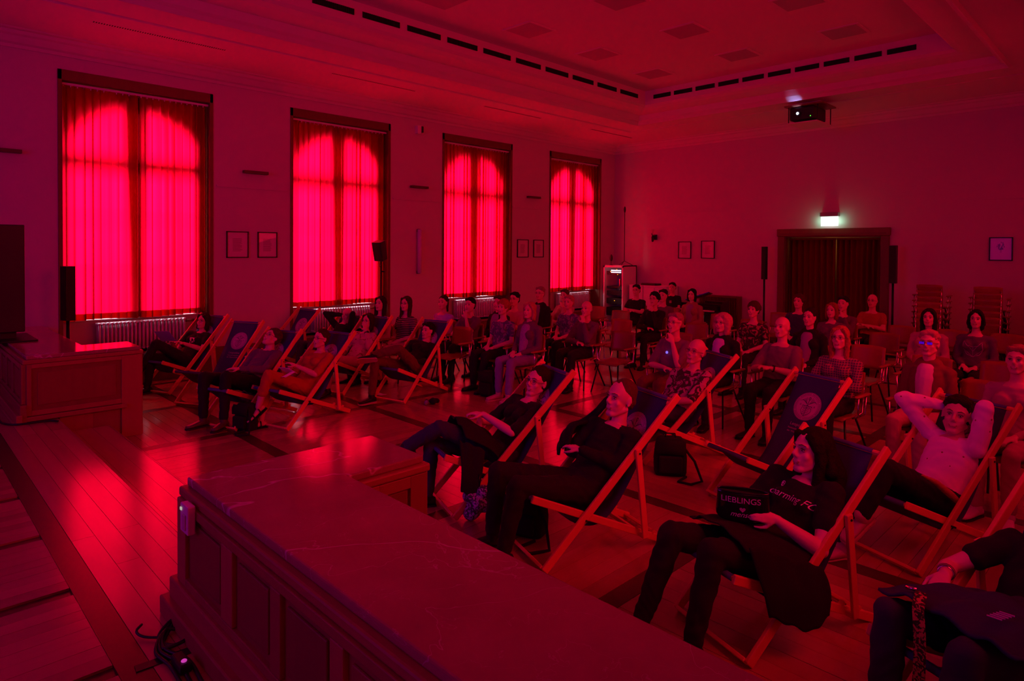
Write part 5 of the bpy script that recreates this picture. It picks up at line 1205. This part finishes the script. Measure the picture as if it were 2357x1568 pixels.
# ------------------------------------------------------------------ bags, bottles, cables on the floor
def bag(label, x, y, rz, w_, d_, h_, strap=True, m=None, lean=0):
    o = empty('bag', (x, y, 0), rz); tag(o, label, 'bag'); m = m or M['cloth_black']; mb = MB()
    mb.loft([((0, lean*t*h_, h_*t+.004), V((1, 0, 0)), V((0, 1, 0)), w_/2*k, d_/2*k) for t, k in ((0, .92), (.08, 1.0), (.45, 1.02), (.75, .95), (.92, .85), (1, .7))], 20, 4)
    mb.build('bag_body', m, o, smooth=True)
    MB().box((0, -d_/2-.02, h_*.35), (w_*.7, .05, h_*.45)).build('front_pocket', m, o, bevel=.015)
    MB().sheet([[(w_*.45*i, -d_*.56-.004+.02*(k == 0), h_*(.98-.35*k/3)) for i in (-1, 0, 1)] for k in range(4)], .008).build('flap', m, o, smooth=True)
    if strap:
        MB().tube([(w_*.3, -d_*.3, h_*.9), (w_*.7, -d_*.7, h_*.5), (w_*.9, -d_*1.1, .015), (w_*.55, -d_*1.6, .012), (w_*.2, -d_*1.3, .012), (w_*.45, -d_*.8, .03)], .012, 8).build('strap', m, o, smooth=True)
    MB().tube([(-.05, 0, h_*.97), (-.04, 0, h_*1.12), (.04, 0, h_*1.12), (.05, 0, h_*.97)], .008, 8).build('handle', m, o, smooth=True)
    return o
bag('black shoulder bag with looped strap beside the empty emblem chair', -3.25, 5.30, R(35), .30, .18, .34)
bag('black backpack behind the feet of the man in polo shirt', -3.30, 3.42, R(20), .30, .20, .30)
bag('dark handbag with tall loop handle beside the woman in orange', -7.42, 3.02, R(20), .26, .16, .30)
bag('dark rucksack under the blonde woman chair', -6.75, 6.22, R(10), .28, .2, .36, False)
bag('black bag lying under the plaid shirt woman chair', -2.55, 6.65, R(60), .30, .18, .22)
o = empty('patterned_bag', (-3.72, 3.30, 0)); tag(o, 'crumpled silvery patterned bag at the feet of the coat', 'bag')
mb = MB(); rr = random.Random(4)
for k in range(9): mb.ell((rr.uniform(-.06, .06), rr.uniform(-.05, .05), .05+.022*k), V((1, 0, 0)), V((0, 1, 0)), V((0, 0, 1)), (.07, .06, .05), 10, 7)
soft(mb, 'bag_body', pattern('silver_print', (.05, .03, .08), (.5, .4, .7), 'blot', 30, .5, .3), o, .012, 2)
MB().tube([(-.02, 0, .24), (-.03, 0, .36), (.03, 0, .36), (.02, 0, .24)], .006, 6).build('handle', m_blackm, o, smooth=True)
def bottle(label, x, y, h_=.20, lying=False):
    o = empty('bottle', (x, y, 0 if not lying else .03), 0); tag(o, label, 'bottle')
    if lying: o.rotation_euler = (R(90), 0, R(50))
    mb = MB(); mb.tube([(0, 0, 0), (0, 0, h_*.68), (0, 0, h_*.8), (0, 0, h_*.95)], [.03, .03, .012, .012], 14); mb.build('bottle_body', mat('bottle_glass', (.25, .2, .5), .1, spec=.8), o, smooth=True)
    MB().tube([(0, 0, h_*.94), (0, 0, h_)], .014, 10).build('cap', m_chrome, o)
bottle('small bottle lying on the floor under the brown trousers', -7.02, 5.30, .16, True)
o = empty('crumpled_gloves', (-6.95, 5.36, 0)); tag(o, 'dark crumpled object beside the small bottle on the floor', 'cloth')
mb = MB(); 
for k in range(6): mb.ell((rr.uniform(-.07, .07), rr.uniform(-.05, .05), .04), V((1, 0, 0)), V((0, 1, 0)), V((0, 0, 1)), (.05, .035, .035), 9, 6)
soft(mb, 'cloth', M['cloth_black'], o, .012, 2)
booklet('folded white leaflet on the floor near the brown trousers', lambda s, t, z_: V((-7.85+s, 5.1+t, z_)), (0, 0, .012), (.16, .02, 0), (0, .10, 0))
# cables
cab = mat('cable_rubber', (.01, .01, .012), .5)
o = empty('cable_bundle', (-3.05, .95, SZ)); tag(o, 'black cable bundle looping at the foot of the foreground desk', 'cable')
def c3(*p): return [(a, b_, .012+c) for a, b_, c in p]
for ii, off in enumerate((0, .018, -.016)):
    pts = c3((-.17, .08+off, .04), (-.18, .02+off, .02), (-.12, -.04+off, .0), (-.02, -.05-off, 0), (.0, .02, .012), (-.09, .05, .0), (-.14, -.02, .012), (-.02, -.08+off, 0), (.14, -.05+off*2, 0), (.36, -.06+off*2, 0), (.8, -.09+off*2, 0))
    MB().tube(chain([(p[0], p[1], p[2]) for p in pts], 60), .008, 7).build('cable_strand', cab, o, smooth=True)
MB().tube(chain(c3((-.10, -.03, 0), (-.17, -.10, .0), (-.22, -.12, .012), (-.25, -.09, .02)), 12), .006, 6).build('cable_tail', cab, o, smooth=True)
MB().box((.17, -.05, .03), (.12, .05, .04)).build('adapter', m_black, o, bevel=.008)
MB().ell((.20, -.05, .053), V((1, 0, 0)), V((0, 1, 0)), V((0, 0, 1)), (.012, .012, .006), 10, 6).build('pilot_lamp', mat('pilot_pink', (.7, .2, .6), .3, emis=(.6, .05, .45), estr=.8), o, smooth=True)
o = empty('gaffer_tape', (-3.0, .93, SZ)); tag(o, 'strip of black tape across the cables on the stage floor', 'tape')
MB().box((0, -.02, .002), (.05, .30, .003), Euler((0, 0, R(-6))).to_matrix()).build('tape_strip', cab, o)
o = empty('floor_cable', (-8.0, .95, SZ)); tag(o, 'black cable along the foot of the left desk', 'cable')
MB().tube(chain([(-1.2, -.15, .01), (-.5, -.10, .01), (-.12, -.07, .01), (.04, .02, .01), (.08, .2, .012), (.10, .30, .01), (.16, .34, .01)], 40), .010, 7).build('cable', cab, o, smooth=True)
o = empty('coiled_cable', (-8.25, .78, SZ)); tag(o, 'small coil of pale cable beside the left desk', 'cable')
MB().tube([(.07*math.cos(t), .05*math.sin(t), .01+.001*t) for t in [k*.4 for k in range(34)]], .006, 6).build('coil', mat('cable_grey', (.3, .2, .3), .5), o, smooth=True)

# ------------------------------------------------------------------ loudspeakers, cabinets, piano, projector
def column_speaker(label, x, y, z0, z1, rz=0, w_=.10, pole=True, zf=0):
    o = empty('column_speaker', (x, y, zf), rz); tag(o, label, 'loudspeaker')
    MB().box((0, 0, (z0+z1)/2-zf), (w_, .12, z1-z0)).build('enclosure', m_black, o, bevel=.006)
    MB().box((0, -.062, (z0+z1)/2-zf), (w_*.8, .006, (z1-z0)*.96)).build('grille', mat('grille_dark', (.02, .02, .02), .8), o)
    if pole:
        MB().tube([(0, 0, .02), (0, 0, z0-zf)], .022, 10).build('pole', m_blackm, o, smooth=True)
        MB().loft([((0, 0, .0), V((1, 0, 0)), V((0, 1, 0)), .22, .22), ((0, 0, .02), V((1, 0, 0)), V((0, 1, 0)), .21, .21)], 24).build('base', m_blackm, o)
column_speaker('slim black column speaker on a pole left of the door', -6.49, 14.5, 1.45, 2.20)
column_speaker('slim black column speaker on a pole right of the door', -3.86, 14.5, 1.47, 2.23, w_=.13)
column_speaker('black column speaker on a stand before the first window', -10.35, 1.82, 1.10, 1.83, R(20), .14)
o = empty('stage_monitor', (-9.62, 1.12, .985)); tag(o, 'large black cabinet standing on the left desk', 'loudspeaker')
MB().b2((-.30, -.22, .10), (.17, .12, 1.36)).build('enclosure', m_black, o, bevel=.01)
MB().b2((-.45, -.30, 0), (.36, .22, .02)).build('base_plate', m_black, o, bevel=.01); MB().b2((-.12, -.10, .02), (.05, .05, .10)).build('foot', m_black, o)
for zz in (.5, .62, .85): MB().b2((.02, -.23, zz), (.08, -.215, zz+.02)).build('port', m_chrome, o)
o = empty('speaker_on_stand', (-10.45, 6.80, 0)); tag(o, 'black loudspeaker on a tripod stand before the second window', 'loudspeaker')
MB().tube([(0, 0, .25), (0, 0, 1.86)], .018, 10).build('pole', m_blackm, o, smooth=True)
for k in range(3): MB().tube([(0, 0, .45), (.34*math.cos(k*2.09), .34*math.sin(k*2.09), .02)], .011, 8).build('leg', m_blackm, o, smooth=True)
bx_ = empty('speaker_pod', (0, 0, 1.86)); bx_.parent = o; bx_.rotation_euler = (R(14), 0, R(25))
MB().loft([((0, 0, .02), V((1, 0, 0)), V((0, 1, 0)), .095, .10), ((0, 0, .38), V((1, 0, 0)), V((0, 1, 0)), .10, .105)], 20, 9).build('enclosure', m_black, bx_)
MB().tube([(.02, .0, 1.80), (.10, -.1, 1.75), (.12, -.14, 1.95), (.05, -.1, 2.02)], .005, 6).build('cable', cab, o, smooth=True)
MB().tube([(0, 0, 1.66), (.05, .05, 1.66)], .014, 8).build('clamp_knob', m_black, o)
MB().tube([(-.05, 0, 1.86), (.05, 0, 1.86)], .012, 8).build('yoke', m_blackm, o)
# equipment rack
o = empty('equipment_rack', (-10.62, 14.35, 0)); tag(o, 'white equipment rack with glass door in the far corner', 'cabinet')
for a in ((-.33, -.30), (.30, .33)): MB().b2((a[0], 0, 0), (a[1], .6, 1.68)).build('side_panel', m_white, o)
MB().b2((-.33, 0, 1.65), (.33, .6, 1.68)).build('top_panel', m_white, o); MB().b2((-.33, .57, 0), (.33, .6, 1.65)).build('back_panel', m_white, o); MB().b2((-.33, 0, 0), (.33, .6, .08)).build('bottom_panel', m_white, o)
dr = MB(); 
for r_ in ((-.33, -.29, .08, 1.66), (.29, .33, .08, 1.66), (-.33, .33, 1.62, 1.66), (-.33, .33, .08, .12)): dr.b2((r_[0], -.03, r_[2]), (r_[1], 0, r_[3]))
dd = dr.build('door', m_white, o); MB().b2((-.29, -.018, .12), (.29, -.012, 1.62)).build('pane', GLASS, dd)
for k, (za, zb) in enumerate(((1.42, 1.52), (1.05, 1.10), (.86, .98), (.62, .78), (.30, .52))): MB().b2((-.28, .06, za), (.28, .5, zb)).build('rack_unit', m_black, o, bevel=.004)
led = mat('led_white', (.9, .9, 1), .3, emis=(.8, .75, 1), estr=2.5); ledo = mat('led_amber', (1, .6, .1), .3, emis=(1, .45, .02), estr=1.5)
for r_ in range(2):
    for k in range(10): MB().b2((-.13+.034*k, .052, 1.545+.05*r_-.07), (-.108+.034*k, .06, 1.572+.05*r_-.07)).build('led', led, o)
for a, z_ in ((-.16, 1.50), (.05, 1.56), (.08, 1.42), (-.02, .70)): MB().b2((a, .05, z_), (a+.02, .06, z_+.016)).build('led', ledo, o)
MB().b2((.0, .25, .85), (.02, .5, 1.30)).build('shelf_divider', m_chrome, o)
o = empty('tripod_stand', (-10.42, 14.55, 1.68)); tag(o, 'tall thin black tripod stand on top of the equipment rack', 'stand')
MB().tube([(0, 0, .12), (0, 0, 1.45)], .010, 8).build('pole', m_blackm, o, smooth=True)
for k in range(3): MB().tube([(0, 0, .12), (.26*math.cos(k*2.09+.5), .26*math.sin(k*2.09+.5)*.5, .01)], .008, 6).build('leg', m_blackm, o, smooth=True)
MB().ell((0, 0, 1.52), V((1, 0, 0)), V((0, 1, 0)), V((0, 0, 1)), (.03, .03, .09), 10, 8).build('microphone_shield', m_black, o, smooth=True)
o = empty('table_microphone', (-10.75, 14.4, 1.68)); tag(o, 'small dark leaf shaped microphone on the rack', 'microphone')
MB().ell((0, 0, .20), V((1, 0, 0)), V((0, 1, 0)), V((0, 0, 1)), (.05, .03, .10), 12, 8).build('head', m_black, o, smooth=True); MB().tube([(0, 0, .0), (0, 0, .11)], .008, 8).build('stem', m_blackm, o); MB().tube([(0, 0, 0), (0, 0, .012)], .05, 14).build('foot', m_blackm, o)
for k, (a, b_) in enumerate(((-10.15, -9.72), (-9.70, -9.0))):
    o = empty('low_cabinet', (a, 14.4, 0)); tag(o, ('white low cabinet right beside the equipment rack', 'white low cabinet behind the man with folded arms')[k], 'cabinet')
    W_ = b_-a; MB().b2((0, .02, .06), (W_, .55, 1.14)).build('body', m_white, o, bevel=.005); MB().b2((0, 0, 1.14), (W_, .57, 1.17)).build('top', m_white, o, bevel=.004)
    for q in range(2): dd = MB().b2((.01+q*W_/2, .0, .08), (W_/2-.01+q*W_/2, .02, 1.12)).build('door', m_white, o, bevel=.003); MB().b2((W_/2-.04+q*.05, -.015, .6), (W_/2-.03+q*.05, 0, .75)).build('handle', m_chrome, dd)
o = empty('mixing_console', (-9.85, 14.5, 1.17)); tag(o, 'flat dark console lying on the white low cabinets', 'mixer')
MB().b2((0, 0, 0), (.45, .3, .05)).build('case', m_black, o, bevel=.01); MB().b2((.02, .02, .05), (.43, .1, .056)).build('fader_strip', m_blackm, o)
# harpsichord like keyboard with lifted lid in front of the slatted radiator cover
o = empty('radiator_grille', (-8.3, 14.80, 0)); tag(o, 'dark slatted radiator cover at the far wall behind the piano', 'radiator cover')
MB().b2((0, 0, .95), (1.05, .18, .99)).build('top_board', m_frame, o); MB().b2((0, 0, 0), (.04, .18, .95)).build('side_board', m_frame, o); MB().b2((1.01, 0, 0), (1.05, .18, .95)).build('side_board', m_frame, o)
for k in range(24): MB().b2((.06+k*.04, .0, .04), (.075+k*.04, .02, .95)).build('slat', m_frame, o)
MB().b2((.04, .12, 0), (1.01, .14, .95)).build('shadow_board', m_black, o)
o = empty('upright_piano', (-8.35, 13.75, 0)); tag(o, 'black piano with music desk and pale keys near the far wall', 'piano')
lac = mat('piano_lacquer', (.01, .008, .01), .15)
MB().b2((0, .25, 0), (1.05, .7, .84)).build('case', lac, o, bevel=.01); MB().b2((0, -.02, .60), (1.05, .25, .68)).build('key_bed', lac, o, bevel=.006)
for a in (.03, .97): MB().b2((a, -.0, 0), (a+.05, .05, .60)).build('leg', lac, o, bevel=.004)
for k in range(36): MB().b2((.08+k*.0247, .0, .68), (.1035+k*.0247, .13, .70)).build('white_key', m_white, o)
MB().b2((.05, .16, .68), (1.0, .25, .78)).build('fall_board', lac, o)
MB().bar((.1, .40, .88), (.62, .60, 1.08), .5, .02, (0, 1, 0)).build('raised_lid', lac, o); MB().b2((.6, .35, .84), (1.05, .7, .90)).build('top_lid', lac, o)
# projector on a plate below the soffit with a lower shelf
o = empty('projector', (-4.98, 12.62, 4.55)); tag(o, 'black ceiling projector with glowing lens and shelf below', 'projector')
MB().b2((-.36, .30, .435), (.24, 1.3, .45)).build('ceiling_plate', m_ceil, o); MB().b2((-.30, -.05, .33), (.40, .70, .36)).build('upper_shelf', m_frame, o, bevel=.004)
for a in (-.18, .2): MB().b2((a, .35, .36), (a+.03, .38, .44)).build('hanger', m_blackm, o)
MB().b2((-.22, .0, .07), (.24, .62, .32)).build('housing', m_black, o, bevel=.03, seg=3)
MB().tube([(-.05, .0, .19), (-.05, -.03, .19)], .055, 20).build('lens_ring', m_black, o); MB().ell((-.05, -.034, .19), V((1, 0, 0)), V((0, 1, 0)), V((0, 0, 1)), (.026, .006, .026), 16, 8).build('lens_glow', mat('lens_light', (.8, .9, 1), .2, emis=(.55, .75, 1), estr=4), o, smooth=True)
MB().tube([(-.05, -.004, .19), (-.05, -.006, .19)], .05, 20).build('lens_inner', mat('lens_blue', (.02, .08, .5), .2, emis=(.0, .05, .5), estr=.35), o)
MB().ell((.18, -.004, .12), V((1, 0, 0)), V((0, 1, 0)), V((0, 0, 1)), (.010, .006, .010), 10, 6).build('status_lamp', mat('led_green', (.1, 1, .1), .3, emis=(.1, 1, .05), estr=1.5), o)
MB().b2((-.24, -.05, .0), (.32, .70, .02)).build('lower_shelf', m_ceil, o)
for a in (-.24, .30):
    for b_ in (.0, .66): MB().b2((a, b_, .02), (a+.015, b_+.015, .34)).build('shelf_rod', m_blackm, o)
pl = bpy.data.lights.new('projector_spill', 'SPOT'); pl.energy = 3.5; pl.color = (.35, .38, 1); pl.spot_size = R(70); pl.spot_blend = .6; pl.shadow_soft_size = .02
po_ = bpy.data.objects.new('projector_spill', pl); col.objects.link(po_); po_.location = (-5.03, 12.54, 4.76); po_.rotation_euler = Vector((-.1, .15, .8)).to_track_quat('-Z', 'Y').to_euler()
# jacket over a chair back and white stand things
bake_people()
from mathutils.bvhtree import BVHTree
from mathutils import noise as mnoise
for o in PENDING:                                   # soft cloth folds
    nm = o.name.split('.')[0]
    if nm in ('t_shirt', 'shirt', 'jacket', 'trousers', 'sleeveless_top'):
        me = o.data; n = len(me.vertices); co = np.empty(n*3, 'f'); no = np.empty(n*3, 'f'); me.vertices.foreach_get('co', co); me.vertex_normals.foreach_get('vector', no)
        co = co.reshape(-1, 3); no = no.reshape(-1, 3); c = co.astype(float)
        w_ = np.sin(c[:, 0]*21+7*np.sin(c[:, 2]*9+c[:, 1]*6))*np.sin(c[:, 2]*34+5*np.sin(c[:, 0]*12+c[:, 1]*14)+3*np.sin(c[:, 1]*19))+.6*np.sin(c[:, 1]*47+c[:, 2]*31+4*np.sin(c[:, 0]*17))
        co = co+no*(w_*.0035)[:, None]; me.vertices.foreach_set('co', co.astype('f').ravel()); me.update()
for o in PENDING:
    if o.name.split('.')[0] in ('hair', 'hair_length'):
        me = o.data; n = len(me.vertices); co = np.empty(n*3, 'f'); no = np.empty(n*3, 'f'); me.vertices.foreach_get('co', co); me.vertex_normals.foreach_get('vector', no)
        co = co.reshape(-1, 3); no = no.reshape(-1, 3); c = co.astype(float)
        w_ = np.sin(c[:, 0]*150+8*np.sin(c[:, 2]*11))*np.sin(c[:, 1]*140+6*np.sin(c[:, 2]*13))+.7*np.sin(c[:, 2]*60+c[:, 0]*90+c[:, 1]*70)
        co = co+no*(w_*.0020)[:, None]; me.vertices.foreach_set('co', co.astype('f').ravel()); me.update()
def chest_print(P, parent, name, vf, t0, m, dx=0, lift=.003, slope=0):
    root, W, I = P; me = parent.data; bv = BVHTree.FromPolygons([v.co for v in me.vertices], [tuple(p.vertices) for p in me.polygons])
    vs, fs = vf; out = []
    for vx, vy, _ in vs:
        o_ = I['sp'](t0)+I['lat']*(vx+dx)+I['sd']*(vy+slope*vx)+I['fd']*.5
        h = bv.ray_cast(o_, -I['fd'])
        out.append(h[0]+I['fd']*lift if h[0] is not None else o_-I['fd']*.36)
    MB().add(out, fs).build(name, m, parent)
def kid(P, st): return [c for c in P[0].children if c.name.startswith(st)][0]
tee = kid(P13, 't_shirt')
chest_print(P13, tee, 'lettering', text2d('charming FC', .058, .35), .64, m_print, dx=.0)
bd = [(.016*math.cos(k*.785), .019*math.sin(k*.785), 0) for k in range(8)]+[(.012*math.cos(k*.785), .014*math.sin(k*.785), 0) for k in range(8)]
chest_print(P13, tee, 'badge_outline', (bd, [(k, (k+1) % 8, 8+(k+1) % 8, 8+k) for k in range(8)]+[(8, 11, 12), (10, 13, 14)]), .80, m_print, dx=-.085)
I13 = P13[2]
ring13 = [I13['sp'](.95)+I13['lat']*.070*math.cos(t)+I13['fd']*(.070*math.sin(t)+.012)+I13['sd']*(.012-.03*math.sin(t)) for t in [k*.3927 for k in range(17)]]
MB().tube(ring13, .005, 6, False).build('collar_piping', m_print, tee, smooth=True)
for P_, st in ((P10, 'shirt'), (P14, 'shirt'), (P11, 'shirt'), (SP[7], 'shirt'), (SP[17], 'shirt'), (SP[20], 'shirt'), (SP[22], 'shirt')):
    I_ = P_[2]; k_ = kid(P_, st); g_ = []
    for q_ in range(4):
        rad_ = .062+.010*q_; up_l = .975-.035*q_
        g_.append([tuple(I_['sp'](up_l)+I_['lat']*rad_*math.cos(t)*1.05+I_['fd']*(rad_*math.sin(t)+.006)+I_['sd']*(-.014-.030*math.sin(t))) for t in [R(100+k*20) for k in range(18)]])
    MB().sheet(g_, .006).build('collar', k_.data.materials[0], k_, smooth=True)
fox = SP[28]; jm = kid(fox, 'shirt')
fv, ff = [], []
def fline(p, q, w_=.003):
    n = len(fv); dx, dy = q[0]-p[0], q[1]-p[1]; l_ = math.hypot(dx, dy); nx, ny = -dy/l_*w_, dx/l_*w_
    for k in range(5):
        t = k/4; x_, y_ = p[0]+dx*t, p[1]+dy*t; fv.extend([(x_+nx, y_+ny, 0), (x_-nx, y_-ny, 0)])
    ff.extend([(n+2*k, n+2*k+1, n+2*k+3, n+2*k+2) for k in range(4)])
fp = [(-.10, .10), (-.06, .04), (0, .03), (.06, .04), (.10, .10), (.11, .0), (.07, -.07), (0, -.10), (-.07, -.07), (-.11, 0), (-.10, .10)]
for p, q in zip(fp, fp[1:]): fline(p, q)
for p, q in (((-.1, .1), (0, -.03)), ((.1, .1), (0, -.03)), ((-.11, 0), (0, -.1)), ((.11, 0), (0, -.1)), ((0, .03), (0, -.1))): fline(p, q, .0022)
chest_print(fox, jm, 'face_outline_print', (fv, ff), .58, mat('print_violet', (.5, .2, .45), .8), lift=.004)
tee1 = kid(P1, 't_shirt')
rr = random.Random(3); vv = []; f2 = []
for k in range(16):
    a_, r_ = k*.6, .02+.03*rr.random(); c_ = (r_*math.cos(a_)*1.2, r_*math.sin(a_)); n = len(vv)
    vv += [(c_[0]+.011*math.cos(q*1.57+k), c_[1]+.014*math.sin(q*1.57+k), 0) for q in range(4)]; f2.append((n, n+1, n+2, n+3))
chest_print(P1, tee1, 'chest_print', (vv, f2), .62, m_print, lift=.004)
